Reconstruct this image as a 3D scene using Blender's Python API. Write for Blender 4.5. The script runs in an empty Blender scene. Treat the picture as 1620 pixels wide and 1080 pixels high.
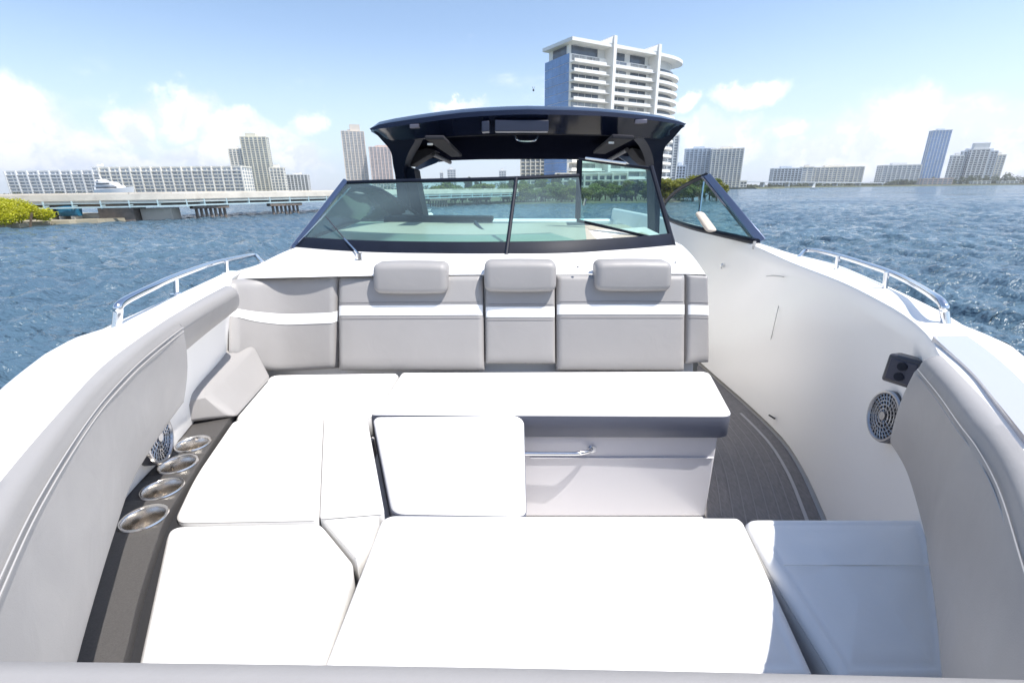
import bpy, bmesh, math, random
import numpy as np
from mathutils import Vector, Matrix

random.seed(7)
RNG = np.random.default_rng(7)
S = bpy.context.scene
COL = S.collection

# ------------------------------------------------------------------ camera
CZ = 2.5                                   # eye height above the water
PITCH = math.radians(18.42)
ROLL = math.radians(0.8)
FPX = 720.0                                # 16 mm lens on a 36 mm wide frame of 1620 px
F0 = Vector((0, math.cos(PITCH), -math.sin(PITCH)))
U0 = Vector((0, math.sin(PITCH), math.cos(PITCH)))
R0 = Vector((1, 0, 0))
RR = R0*math.cos(ROLL) - U0*math.sin(ROLL)
UU = U0*math.cos(ROLL) + R0*math.sin(ROLL)
CAM = Vector((0, 0, CZ))
cam = bpy.data.cameras.new('camera')
cam.lens = 16.0; cam.sensor_width = 36.0; cam.clip_start = 0.05; cam.clip_end = 30000
camo = bpy.data.objects.new('camera', cam); COL.objects.link(camo)
m = Matrix((RR, UU, -F0)).transposed().to_4x4(); m.translation = CAM
camo.matrix_world = m
S.camera = camo

# ------------------------------------------------------------------ sky, sun, exposure
SUN = Vector((0.41, -0.17, 0.895)).normalized()
S.view_settings.view_transform = 'Standard'
S.view_settings.look = 'None'
S.view_settings.gamma = 1
S.view_settings.use_curve_mapping = False
S.view_settings.exposure = 0.85
HAZE = True
w = bpy.data.worlds.new('World'); S.world = w; w.use_nodes = True
NT = w.node_tree; NT.nodes.clear()
def wn(t, **k):
    n = NT.nodes.new(t)
    for a, b in k.items(): setattr(n, a, b)
    return n
def pix_dir(u, v):
    return (RR*((u-810)/FPX) + UU*((540-v)/FPX) + F0).normalized()
sky = wn('ShaderNodeTexSky', sky_type='NISHITA')
sky.sun_disc = False
sky.sun_elevation = math.asin(SUN.z)
sky.sun_rotation = math.atan2(SUN.x, SUN.y)
sky.air_density = 1.0; sky.dust_density = 0.6; sky.ozone_density = 1.5
bg = wn('ShaderNodeBackground'); bg.inputs['Strength'].default_value = 0.118
out = wn('ShaderNodeOutputWorld')
tc = wn('ShaderNodeTexCoord')
L = NT.links.new
def math_n(op, a, b=None, c=None, clamp=False):
    n = wn('ShaderNodeMath', operation=op, use_clamp=clamp)
    for i, x in enumerate((a, b, c)):
        if x is None: continue
        if isinstance(x, (int, float)): n.inputs[i].default_value = x
        else: L(x, n.inputs[i])
    return n.outputs[0]
def noise_n(vec, scale, detail=5, rough=0.55, dist=0.0):
    n = wn('ShaderNodeTexNoise'); n.inputs['Scale'].default_value = scale
    n.inputs['Detail'].default_value = detail; n.inputs['Roughness'].default_value = rough
    n.inputs['Distortion'].default_value = dist
    L(vec, n.inputs['Vector']); return n
def smooth(x, a, b):
    n = wn('ShaderNodeMapRange', interpolation_type='SMOOTHSTEP', clamp=True)
    n.inputs['From Min'].default_value = a; n.inputs['From Max'].default_value = b
    L(x, n.inputs['Value']); return n.outputs['Result']
gen = tc.outputs['Generated']
# warp the direction so that every cloud gets a billowing outline
nz = noise_n(gen, 9.0, 6, 0.62)
sub = wn('ShaderNodeVectorMath', operation='SUBTRACT'); L(nz.outputs['Color'], sub.inputs[0]); sub.inputs[1].default_value = (.5, .5, .5)
scl = wn('ShaderNodeVectorMath', operation='SCALE'); L(sub.outputs[0], scl.inputs[0]); scl.inputs['Scale'].default_value = 0.15
wdir = wn('ShaderNodeVectorMath', operation='ADD'); L(gen, wdir.inputs[0]); L(scl.outputs[0], wdir.inputs[1])
CLOUDS = [  # the separate cumulus heads, as directions (from the photograph) and angular half sizes
    (14, 180, .07, .045), (62, 232, .11, .032), (290, 168, .055, .036), (205, 200, .04, .04), (395, 212, .075, .035),
    (477, 186, .03, .028), (170, 262, .11, .018), (330, 240, .09, .03), (470, 255, .05, .03), (1182, 152, .05, .025), (1245, 208, .04, .02),
    (1140, 225, .08, .04), (1440, 215, .13, .06), (1590, 225, .12, .05), (735, 172, .05, .014), (1330, 250, .12, .035), (1095, 160, .025, .02)]
dmin = None
for (cu, cv, rx, ry) in CLOUDS:
    c = pix_dir(cu, cv)
    a = wn('ShaderNodeVectorMath', operation='SUBTRACT'); L(wdir.outputs[0], a.inputs[0]); a.inputs[1].default_value = c
    b = wn('ShaderNodeVectorMath', operation='MULTIPLY'); L(a.outputs[0], b.inputs[0]); b.inputs[1].default_value = (1/rx, 1/rx, 1/ry)
    ln = wn('ShaderNodeVectorMath', operation='LENGTH'); L(b.outputs[0], ln.inputs[0])
    dmin = ln.outputs['Value'] if dmin is None else math_n('SMOOTH_MIN', dmin, ln.outputs['Value'], 0.12)
heads = smooth(dmin, 1.3, 0.5)
sx = wn('ShaderNodeSeparateXYZ'); L(gen, sx.inputs[0])
mp = wn('ShaderNodeVectorMath', operation='MULTIPLY'); L(gen, mp.inputs[0]); mp.inputs[1].default_value = (1, 1, 2.6)
n2 = noise_n(mp.outputs[0], 4.2, 7, 0.58, 0.2)
band = math_n('MULTIPLY', smooth(sx.outputs['Z'], 0.34, 0.06), 0.17)
field = smooth(math_n('ADD', n2.outputs['Fac'], band), 0.66, 0.88)
low = smooth(sx.outputs['Z'], 0.30, 0.0)
cl = math_n('MAXIMUM', math_n('MULTIPLY', heads, 0.86), math_n('MULTIPLY', field, 0.55))
veil = math_n('MULTIPLY', low, 0.62)
n3 = noise_n(wdir.outputs[0], 16.0, 4, 0.55)
cr = wn('ShaderNodeMix', data_type='RGBA'); L(smooth(n3.outputs['Fac'], 0.38, 0.62), cr.inputs['Factor'])
cr.inputs['A'].default_value = (5.2, 5.5, 6.4, 1); cr.inputs['B'].default_value = (7.6, 7.5, 7.5, 1)
m0 = wn('ShaderNodeMix', data_type='RGBA'); L(veil, m0.inputs['Factor'])
L(sky.outputs[0], m0.inputs['A']); m0.inputs['B'].default_value = (4.5, 5.3, 6.6, 1)
m1 = wn('ShaderNodeMix', data_type='RGBA'); L(cl, m1.inputs['Factor'])
L(m0.outputs['Result'], m1.inputs['A']); L(cr.outputs['Result'], m1.inputs['B'])
L(m1.outputs['Result'], bg.inputs['Color']); L(bg.outputs[0], out.inputs['Surface'])
sun = bpy.data.lights.new('sun', 'SUN'); sun.energy = 4.0; sun.angle = math.radians(0.6); sun.color = (1.0, .955, .89)
suno = bpy.data.objects.new('sun', sun); COL.objects.link(suno)
suno.rotation_euler = SUN.to_track_quat('Z', 'Y').to_euler(); suno.location = (20, -5, 60)
S.render.engine = 'CYCLES'
S.cycles.max_bounces = 7; S.cycles.transparent_max_bounces = 24

# ------------------------------------------------------------------ frames of reference
# The boat lies heeled by the angle ROLL: it is laid out upright in its own frame, then turned.
MB0 = Matrix((RR, UU, F0)).transposed(); MA0 = Matrix((R0, U0, F0)).transposed()
Rm = (MB0 @ MA0.inverted()).to_4x4()
HEEL = Matrix.Translation(CAM) @ Rm @ Matrix.Translation(-CAM)
def ray(u, v, world=False):
    a, b = (u-810)/FPX, (540-v)/FPX
    return (RR if world else R0)*a + (UU if world else U0)*b + F0
def P(u, v, d=None, y=None, x=None):
    """boat frame: the point seen at (u, v) lying d below the eye, or at length y, or at breadth x"""
    r = ray(u, v)
    t = -d/r.z if d is not None else (y/r.y if y is not None else x/r.x)
    return CAM + r*t
def W(u, v, z=None, y=None):
    r = ray(u, v, True)
    t = (z-CZ)/r.z if z is not None else y/r.y
    return CAM + r*t
def D(x, y, d): return Vector((x, y, CZ-d))

# ------------------------------------------------------------------ materials
MATS = {}
def mat(name, col, rough=.5, metal=0, bump=None, var=None, coat=0, spec=.5, ior=None, stretch=None, grime=None):
    """bump=(scale, strength, distance) var=(scale, amount) grime=(scale, amount, colour)"""
    if name in MATS: return MATS[name]
    M = bpy.data.materials.new(name); M.use_nodes = True
    nt = M.node_tree; bs = nt.nodes['Principled BSDF']
    bs.inputs['Roughness'].default_value = rough; bs.inputs['Metallic'].default_value = metal
    bs.inputs['Specular IOR Level'].default_value = spec
    bs.inputs['Coat Weight'].default_value = coat; bs.inputs['Coat Roughness'].default_value = .06
    if ior: bs.inputs['IOR'].default_value = ior
    tcn = nt.nodes.new('ShaderNodeTexCoord'); vec = tcn.outputs['Object']
    if stretch:
        mpn = nt.nodes.new('ShaderNodeMapping'); mpn.inputs['Scale'].default_value = stretch
        nt.links.new(vec, mpn.inputs['Vector']); vec = mpn.outputs[0]
    c4 = (*col, 1); bs.inputs['Base Color'].default_value = c4
    last = None
    if var:
        n = nt.nodes.new('ShaderNodeTexNoise'); n.inputs['Scale'].default_value = var[0]; n.inputs['Detail'].default_value = 6
        nt.links.new(vec, n.inputs['Vector'])
        mr = nt.nodes.new('ShaderNodeMapRange'); mr.inputs['From Min'].default_value = .3; mr.inputs['From Max'].default_value = .7
        mr.inputs['To Min'].default_value = 1-var[1]; mr.inputs['To Max'].default_value = 1+var[1]
        nt.links.new(n.outputs['Fac'], mr.inputs['Value'])
        mx = nt.nodes.new('ShaderNodeVectorMath'); mx.operation = 'SCALE'; mx.inputs[0].default_value = col
        nt.links.new(mr.outputs[0], mx.inputs['Scale']); last = mx.outputs[0]
    if grime:
        n = nt.nodes.new('ShaderNodeTexNoise'); n.inputs['Scale'].default_value = grime[0]; n.inputs['Detail'].default_value = 8; n.inputs['Roughness'].default_value = .65
        nt.links.new(vec, n.inputs['Vector'])
        mr = nt.nodes.new('ShaderNodeMapRange'); mr.inputs['From Min'].default_value = .5; mr.inputs['From Max'].default_value = .75
        mr.inputs['To Max'].default_value = grime[1]; nt.links.new(n.outputs['Fac'], mr.inputs['Value'])
        mx = nt.nodes.new('ShaderNodeMix'); mx.data_type = 'RGBA'; nt.links.new(mr.outputs[0], mx.inputs['Factor'])
        if last: nt.links.new(last, mx.inputs['A'])
        else: mx.inputs['A'].default_value = c4
        mx.inputs['B'].default_value = (*grime[2], 1); last = mx.outputs['Result']
    if last: nt.links.new(last, bs.inputs['Base Color'])
    if bump:
        n = nt.nodes.new('ShaderNodeTexNoise'); n.inputs['Scale'].default_value = bump[0]; n.inputs['Detail'].default_value = 3
        nt.links.new(vec, n.inputs['Vector'])
        b = nt.nodes.new('ShaderNodeBump'); b.inputs['Strength'].default_value = bump[1]; b.inputs['Distance'].default_value = bump[2]
        nt.links.new(n.outputs['Fac'], b.inputs['Height']); nt.links.new(b.outputs[0], bs.inputs['Normal'])
    if name.startswith('grey_vinyl') or name == 'white_vinyl':
        n2_ = nt.nodes.new('ShaderNodeTexNoise'); n2_.inputs['Scale'].default_value = 9; n2_.inputs['Detail'].default_value = 3; n2_.inputs['Distortion'].default_value = .6
        b2 = nt.nodes.new('ShaderNodeBump'); b2.inputs['Strength'].default_value = .35; b2.inputs['Distance'].default_value = .006
        nt.links.new(tcn.outputs['Object'], n2_.inputs['Vector']); nt.links.new(n2_.outputs['Fac'], b2.inputs['Height']); nt.links.new(b2.outputs[0], b.inputs['Normal'])
        r2 = nt.nodes.new('ShaderNodeMapRange'); r2.inputs['To Min'].default_value = rough-.1; r2.inputs['To Max'].default_value = rough+.12
        nt.links.new(n2_.outputs['Fac'], r2.inputs['Value']); nt.links.new(r2.outputs[0], bs.inputs['Roughness'])
    MATS[name] = M; return M
WV = mat('white_vinyl', (.80, .79, .775), .5, bump=(420, .25, .0006), var=(3, .02))
WVS = mat('white_stripe_vinyl', (.82, .815, .80), .45, bump=(420, .2, .0006))
GV = mat('grey_vinyl', (.298, .287, .282), .48, bump=(380, .3, .0007), var=(4, .03))
GVD = mat('grey_vinyl_shaded_side', (.11, .12, .16), .5, bump=(380, .3, .0007))  # darker, bluer grey vinyl: shade on the cushion fronts put into the colour
GEL = mat('white_gelcoat', (.83, .815, .79), .32, coat=.12, var=(1.5, .008), grime=(2.2, .03, (.62, .60, .55)))
GELB = mat('cream_gelcoat', (.52, .49, .41), .3, var=(2, .03))
NAVY = mat('navy_gelcoat', (.006, .009, .024), .16, coat=.15, spec=.4, var=(3, .1))
NAVYM = mat('navy_satin', (.02, .025, .05), .35)
BLK = mat('black_trim', (.009, .012, .022), .5, spec=.15, var=(9, .12))
ALU = mat('blue_black_frame', (.05, .075, .14), .22, metal=.35)
GAPSH = mat('gap_shade_black', (.02, .02, .022), .6)  # near-black that stands for shade in the ledge gap
SS = mat('stainless', (.72, .73, .75), .14, metal=1)
SSB = mat('brushed_cup_steel', (.80, .76, .71), .22, metal=1, stretch=(60, 60, 1), bump=(3, .25, .002))
PLAS = mat('dark_plastic', (.045, .045, .055), .35)
PNAV = mat('post_navy', (.008, .012, .028), .6, spec=.12)
GRYP = mat('grey_headliner', (.035, .034, .04), .85, spec=.15)
PIPE = mat('pale_grey_piping', (.50, .49, .475), .6)
SEAMG = mat('grey_seam_thread', (.20, .19, .19), .7)
THREAD = mat('pale_thread', (.42, .41, .40), .7)
HOLE = mat('speaker_cone_black', (.015, .015, .017), .5)
SILV = mat('silver_grille', (.42, .42, .43), .28, metal=.85)
PAD = mat('glossy_step_pad', (.40, .40, .425), .12, coat=.25)
LEDGE = mat('dark_grey_ledge_mat', (.068, .064, .062), .55, bump=(500, .35, .0008), var=(300, .14))
FLOOR = mat('woven_floor_mat', (.175, .165, .165), .6, var=(150, .25), bump=(260, .6, .001), stretch=(1, .25, 1))
LINE = mat('mat_border_line', (.42, .41, .41), .6)
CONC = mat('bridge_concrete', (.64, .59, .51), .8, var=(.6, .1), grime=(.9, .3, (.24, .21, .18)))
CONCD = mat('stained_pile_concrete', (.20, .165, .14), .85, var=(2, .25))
PALEB = mat('pale_blue_pipe', (.45, .58, .60), .5, var=(2, .1))
ROCK = mat('shore_rock', (.34, .29, .23), .9, var=(3, .25), bump=(6, .8, .05))
SAND = mat('shore_ground', (.30, .27, .20), .95, var=(.2, .2))
BARK = mat('bark', (.12, .09, .065), .9, bump=(12, .7, .02))
WALLW = mat('tower_white_paint', (.86, .84, .79), .7, var=(.08, .06), grime=(.1, .25, (.5, .47, .42)))
GLB = mat('blue_curtain_glass', (.12, .27, .55), .12, spec=.9, var=(.2, .2))
GLD = mat('dark_window_glass', (.055, .075, .10), .12, spec=.8, var=(.3, .4))
GLM = mat('curtained_window_glass', (.30, .30, .29), .2, spec=.7, var=(.6, .4))
GLG = mat('grey_window_glass', (.27, .31, .36), .2, spec=.7, var=(.2, .3))
def wallm(n, c): return mat(n, c, .8, var=(.05, .08))
WL1 = wallm('pale_cream_wall', (.80, .76, .67)); WL2 = wallm('grey_white_wall', (.74, .74, .73))
WL3 = wallm('beige_wall', (.70, .62, .53)); WL4 = wallm('pink_beige_wall', (.68, .54, .47)); WL5 = wallm('blue_grey_wall', (.60, .65, .70))
WL6 = wallm('olive_beige_wall', (.68, .65, .53))
def leafm(n, c, tr=.35):
    M = mat(n, c, .55, var=(1.3, .35)); bs = M.node_tree.nodes['Principled BSDF']
    bs.inputs['Transmission Weight'].default_value = 0
    nt = M.node_tree; t = nt.nodes.new('ShaderNodeBsdfTranslucent'); t.inputs['Color'].default_value = (c[0]*1.4, c[1]*1.4, c[2]*.8, 1)
    mx = nt.nodes.new('ShaderNodeMixShader'); mx.inputs[0].default_value = tr
    o = nt.nodes['Material Output']; nt.links.new(bs.outputs[0], mx.inputs[1]); nt.links.new(t.outputs[0], mx.inputs[2]); nt.links.new(mx.outputs[0], o.inputs['Surface'])
    return M
LEAF1 = leafm('lime_green_leaf', (.42, .42, .018)); LEAF2 = leafm('olive_green_leaf', (.15, .185, .04)); LEAF3 = leafm('yellow_green_leaf', (.19, .20, .03)); LEAF4 = leafm('dull_far_leaf', (.075, .095, .045))
def glassm(n, tint, refl=.9):
    M = bpy.data.materials.new(n); M.use_nodes = True; nt = M.node_tree; nt.nodes.clear()
    o = nt.nodes.new('ShaderNodeOutputMaterial'); t = nt.nodes.new('ShaderNodeBsdfTransparent'); g = nt.nodes.new('ShaderNodeBsdfGlossy')
    t.inputs['Color'].default_value = (*tint, 1); g.inputs['Roughness'].default_value = .02; g.inputs['Color'].default_value = (refl, refl, refl, 1)
    f = nt.nodes.new('ShaderNodeFresnel'); f.inputs['IOR'].default_value = 1.52
    mx = nt.nodes.new('ShaderNodeMixShader'); nt.links.new(f.outputs[0], mx.inputs[0]); nt.links.new(t.outputs[0], mx.inputs[1]); nt.links.new(g.outputs[0], mx.inputs[2])
    df = nt.nodes.new('ShaderNodeBsdfDiffuse'); df.inputs['Color'].default_value = (.45, .62, .66, 1)
    nf = nt.nodes.new('ShaderNodeTexNoise'); nf.inputs['Scale'].default_value = 2.2; nf.inputs['Detail'].default_value = 8
    mf = nt.nodes.new('ShaderNodeMapRange'); mf.inputs['From Min'].default_value = .3; mf.inputs['From Max'].default_value = .75; mf.inputs['To Min'].default_value = .05; mf.inputs['To Max'].default_value = .12
    m2 = nt.nodes.new('ShaderNodeMixShader'); nt.links.new(nf.outputs['Fac'], mf.inputs['Value']); nt.links.new(mf.outputs[0], m2.inputs[0])
    nt.links.new(mx.outputs[0], m2.inputs[1]); nt.links.new(df.outputs[0], m2.inputs[2]); nt.links.new(m2.outputs[0], o.inputs['Surface']); return M
TEAL2 = None
TEAL = glassm('teal_tinted_glass', (.50, .77, .73))

TEAL2 = glassm('thin_teal_side_glass', (.60, .84, .80), .25)
TEAL2.node_tree.nodes['Fresnel'].inputs['IOR'].default_value = 1.18
# ------------------------------------------------------------------ mesh builder
BASE = {}; FRM = {}
class MB:
    def __init__(s): s.v = []; s.f = []; s.m = []; s.k = 0
    def add(s, vs, fs, mi=None):
        o = len(s.v); s.v += [Vector(p) for p in vs]
        s.f += [[i+o for i in f] for f in fs]; s.m += [s.k if mi is None else mi]*len(fs)
        return s
    def quad(s, *p): return s.add(p, [range(len(p))])
    def box(s, lo, hi, M=None):
        x0, y0, z0 = lo; x1, y1, z1 = hi
        vs = [Vector((x, y, z)) for z in (z0, z1) for y in (y0, y1) for x in (x0, x1)]
        if M is not None: vs = [M @ p for p in vs]
        return s.add(vs, [(0, 2, 3, 1), (4, 5, 7, 6), (0, 1, 5, 4), (2, 6, 7, 3), (0, 4, 6, 2), (1, 3, 7, 5)])
    def hexa(s, b, t):          # four bottom points, four top points
        return s.add(list(b)+list(t), [(3, 2, 1, 0), (4, 5, 6, 7)]+[(i, (i+1) % 4, (i+1) % 4+4, i+4) for i in range(4)])
    def loft(s, secs, closed=True, caps=True):
        n = len(secs[0]); vs = [p for c in secs for p in c]; fs = []
        for i in range(len(secs)-1):
            for j in range(n if closed else n-1):
                k = (j+1) % n
                fs.append((i*n+j, i*n+k, (i+1)*n+k, (i+1)*n+j))
        if caps and closed: fs += [tuple(range(n))[::-1], tuple((len(secs)-1)*n+j for j in range(n))]
        return s.add(vs, fs)
    def tube(s, pts, r, n=10, closed=False, caps=True):
        pts = [Vector(p) for p in pts]; secs = []; N = len(pts)
        rs = r if isinstance(r, (list, tuple)) else [r]*N
        prev = None
        for i, p in enumerate(pts):
            a = pts[i-1] if (i or closed) else pts[0]; b = pts[(i+1) % N] if (i < N-1 or closed) else pts[-1]
            t = (b-a).normalized()
            ref = prev if prev is not None else (Vector((0, 0, 1)) if abs(t.z) < .9 else Vector((1, 0, 0)))
            q = (ref - t*ref.dot(t)).normalized(); prev = q; w_ = t.cross(q)
            secs.append([p + (q*math.cos(2*math.pi*k/n) + w_*math.sin(2*math.pi*k/n))*rs[i] for k in range(n)])
        if closed: secs.append(secs[0])
        return s.loft(secs, True, caps and not closed)
    def build(s, name, mats, parent=None, base=None, frame=None, bevel=0, seg=3, ang=40, flat=False, **props):
        me = bpy.data.meshes.new(name)
        if parent is not None: base = BASE[parent.name]; frame = FRM[parent.name]
        if base is None: base = Vector((0, 0, 0))
        me.from_pydata([p-base for p in s.v], [], s.f)
        if not isinstance(mats, (list, tuple)): mats = [mats]
        for q in mats: me.materials.append(q)
        if len(mats) > 1: me.polygons.foreach_set('material_index', s.m)
        bm = bmesh.new(); bm.from_mesh(me); bmesh.ops.remove_doubles(bm, verts=bm.verts, dist=1e-5)
        bmesh.ops.recalc_face_normals(bm, faces=bm.faces)
        bm.to_mesh(me); bm.free()
        if not flat:
            me.polygons.foreach_set('use_smooth', [True]*len(me.polygons)); me.set_sharp_from_angle(angle=math.radians(ang))
        o = bpy.data.objects.new(name, me); COL.objects.link(o)
        BASE[o.name] = base; FRM[o.name] = frame
        if parent is not None: o.parent = parent
        else: o.matrix_world = (HEEL if frame == 'B' else Matrix.Identity(4)) @ Matrix.Translation(base)
        if bevel:
            b = o.modifiers.new('edge_rounding', 'BEVEL'); b.width = bevel; b.segments = seg; b.limit_method = 'ANGLE'; b.angle_limit = math.radians(35)
            me.polygons.foreach_set('use_smooth', [True]*len(me.polygons))
            b.harden_normals = False
        for k, x in props.items(): o[k] = x
        return o
def empty(name, base, label, cat, group=None, frame=None):
    o = bpy.data.objects.new(name, None); COL.objects.link(o); base = Vector(base)
    o.matrix_world = (HEEL if frame == 'B' else Matrix.Identity(4)) @ Matrix.Translation(base)
    o.empty_display_size = .3
    BASE[o.name] = base; FRM[o.name] = frame
    o['label'] = label; o['category'] = cat
    if group: o['group'] = group
    return o
def cat(pts, n):
    """Catmull-Rom through pts, n points per span"""
    pts = [Vector(p) for p in pts]; o = []
    for i in range(len(pts)-1):
        p0 = pts[max(i-1, 0)]; p1 = pts[i]; p2 = pts[i+1]; p3 = pts[min(i+2, len(pts)-1)]
        for k in range(n):
            t = k/n
            o.append(.5*((2*p1)+(p2-p0)*t+(2*p0-5*p1+4*p2-p3)*t*t+(3*p1-p0-3*p2+p3)*t**3))
    o.append(pts[-1]); return o
def resample(pts, n):
    d = [0]
    for a, b in zip(pts, pts[1:]): d.append(d[-1]+(b-a).length)
    o = []
    for i in range(n):
        t = d[-1]*i/(n-1); j = 0
        while j < len(d)-2 and d[j+1] < t: j += 1
        f = (t-d[j])/max(d[j+1]-d[j], 1e-9); o.append(pts[j].lerp(pts[j+1], f))
    return o

def pad_point(c, dv, r, puff, s, t, w, h):
    """c: four corners (s,t) of the back plane 00,10,11,01; dv: outward depth vector"""
    p = (c[0]*(1-s)+c[1]*s)*(1-t) + (c[3]*(1-s)+c[2]*s)*t
    D_ = dv.length; e = 1.0; q = 1.0
    ds = min(s, 1-s)*w; dt = min(t, 1-t)*h
    k = 1.0; rb = min(r*2.3, .075) if h > .3 and t < .5 else r
    for d_, r_ in ((ds, r), (dt, rb)):
        if d_ < r_: k *= math.sqrt(max(0, 1-(1-d_/r_)**2))
    f = 1 - (r/D_)*(1-k) if r < D_ else k
    return p + dv*(f + puff*math.sin(math.pi*s)*math.sin(math.pi*t))
def pad_grid(w, h, r, n):
    a = sorted(set([round(x, 5) for x in ([0] + [r/w*(1-math.cos(math.pi/2*k/5)) for k in range(1, 6)] + [r/w+(1-2*r/w)*k/n for k in range(n+1)] + [1-r/w*(1-math.cos(math.pi/2*k/5)) for k in range(5, -1, -1)])]))
    return a
def pad(mb, c, depth, r=.04, puff=.02, n=12, out=None):
    """upholstered pad on the quad c (front face corners); its body goes back by depth"""
    c = [Vector(p) for p in c]
    w_ = ((c[1]-c[0]).length+(c[2]-c[3]).length)/2; h_ = ((c[3]-c[0]).length+(c[2]-c[1]).length)/2
    nrm = (c[1]-c[0]).cross(c[3]-c[0]).normalized()
    if out is not None and nrm.dot(out) < 0: nrm = -nrm
    dv = nrm*depth; cb = [p-dv for p in c]
    ss = pad_grid(w_, h_, r, n); tt = pad_grid(h_, w_, r, n)
    tt = sorted(set(tt+[.004, .01, .02, .035, .055, .08, .11, .14, .17])); rows = [[pad_point(cb, dv, r, puff, s, t, w_, h_) for s in ss] for t in tt]
    mb.loft(rows, closed=False)
    b = lambda s, t: (cb[0]*(1-s)+cb[1]*s)*(1-t)+(cb[3]*(1-s)+cb[2]*s)*t
    # sides and back
    rim = [(s, 0) for s in ss]+[(1, t) for t in tt[1:]]+[(s, 1) for s in ss[::-1][1:]]+[(0, t) for t in tt[::-1][1:-1]]
    f1 = [pad_point(cb, dv, r, puff, s, t, w_, h_) for s, t in rim]; f2 = [b(s, t) - nrm*.002 for s, t in rim]
    N = len(rim); mb.add(f1+f2, [(i, (i+1) % N, (i+1) % N+N, i+N) for i in range(N)]+[tuple(range(N, 2*N))])
    return lambda s, t, o=0: pad_point(cb, dv, r, puff, s, t, w_, h_) + nrm*o

def round_poly(pts, rad, n=6):
    o = []
    N = len(pts); pts = [Vector((p[0], p[1], 0)) for p in pts]
    rads = rad if isinstance(rad, (list, tuple)) else [rad]*N
    for i in range(N):
        a, p, b = pts[i-1], pts[i], pts[(i+1) % N]; rr = rads[i]
        da, db = (a-p), (b-p); rr = min(rr, da.length*.45, db.length*.45)
        q0 = p+da.normalized()*rr; q1 = p+db.normalized()*rr
        for k in range(n+1):
            t = k/n; o.append(q0*(1-t)**2 + p*2*t*(1-t) + q1*t*t)
    # subdivide long edges
    r = []
    for i in range(len(o)):
        a, b = o[i], o[(i+1) % len(o)]; m_ = max(1, int((b-a).length/.06))
        for k in range(m_): r.append(a.lerp(b, k/m_))
    return r
def offset_poly(pts, d):
    N = len(pts); ar = sum(pts[i].x*pts[(i+1) % N].y-pts[(i+1) % N].x*pts[i].y for i in range(N))
    sg = 1 if ar > 0 else -1; o = []
    for i in range(N):
        t = (pts[(i+1) % N]-pts[i-1]); t = Vector((t.x, t.y, 0)).normalized()
        o.append(pts[i] + Vector((-t.y, t.x, 0))*d*sg)
    return o
def cushion(name, pts, ztop, thick, label, r=.028, rad=.04, crown=.012, side=None, group='white seat cushions of the bow lounge', seam=True):
    """boat-frame cushion: a thing of its own lying on the seat bases"""
    N = len(pts); base2 = [Vector((p[0], p[1], 0)) for p in pts]
    rads = list(rad) if isinstance(rad, (list, tuple)) else [rad]*N; rads += [.02]*(N-len(rads))
    ar = sum(base2[i].x*base2[(i+1) % N].y-base2[(i+1) % N].x*base2[i].y for i in range(N)); sg = 1 if ar > 0 else -1
    cnt = [max(1, int((base2[(i+1) % N]-base2[i]).length/.06)) for i in range(N)]
    def poly(d):
        o = []
        for i in range(N):
            e0 = (base2[i]-base2[i-1]).normalized(); e1 = (base2[(i+1) % N]-base2[i]).normalized()
            n0 = Vector((-e0.y, e0.x, 0))*sg; n1 = Vector((-e1.y, e1.x, 0))*sg
            b = (n0+n1); b = b/max(.25, b.dot(b)/2)
            o.append(base2[i]+b*d)
        r = []
        cor = []
        for i in range(N):
            a, p, b = o[i-1], o[i], o[(i+1) % N]; da, db = a-p, b-p; rr = min(max(rads[i]-d*.6, .006), da.length*.4, db.length*.4)
            q0 = p+da.normalized()*rr; q1 = p+db.normalized()*rr
            cor.append([q0*(1-t)**2 + p*2*t*(1-t) + q1*t*t for t in [k/6 for k in range(7)]])
        for i in range(N):
            r += cor[i]; a, b = cor[i][-1], cor[(i+1) % N][0]
            r += [a.lerp(b, k/cnt[i]) for k in range(1, cnt[i])]
        return r
    P0 = poly(0); c = sum(P0, Vector())/len(P0)
    base = Vector((c.x, c.y, ztop-thick)); zb = ztop-thick
    mb = MB(); rings = []
    def ring(q, z): rings.append([Vector((p.x, p.y, z)) for p in q])
    ring(poly(.012), zb); ring(P0, zb+.010); ring(P0, ztop-r)
    for k in range(1, 6):
        a = math.pi/2*k/5; ring(poly(r*(1-math.cos(a))), ztop-r+r*math.sin(a))
    inn = poly(r+.006); ring(inn, ztop-.0025); inn = poly(r+.013); ring(inn, ztop+.0005)
    for k in range(1, 9):
        f = 1-k/8.6
        wob = lambda p: .0016*math.sin(p.x*19+k)+.0014*math.sin(p.y*23+p.x*7)
        rings.append([Vector((p.x, p.y, ztop+crown*(1-f**2)+wob(p)*min(1, (1-f)*5))) for p in [c+(p-c)*f for p in inn]])
    nbelow = 3
    mb.k = 1; mb.loft(rings[:nbelow+1], True, False)
    mb.k = 0; mb.loft(rings[nbelow:], True, False)
    n_ = len(rings[-1]); mb.add(rings[-1]+[Vector((c.x, c.y, ztop+crown))], [(i, (i+1) % n_, n_) for i in range(n_)]); mb.add(rings[0], [range(len(rings[0]))], 1)
    o = mb.build(name, [WV, side or WV], base=base, frame='B', ang=60, label=label, category='seat cushion', group=group)
    if seam:
        t = MB(); pp = poly(.002); t.tube([Vector((p.x, p.y, ztop-r+.004)) for p in pp], .0028, 5, closed=True)
        t.build('piping', side or PIPE, parent=o)
    return o

ZS = .90                                       # cushion tops lie this far under the eye
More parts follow.
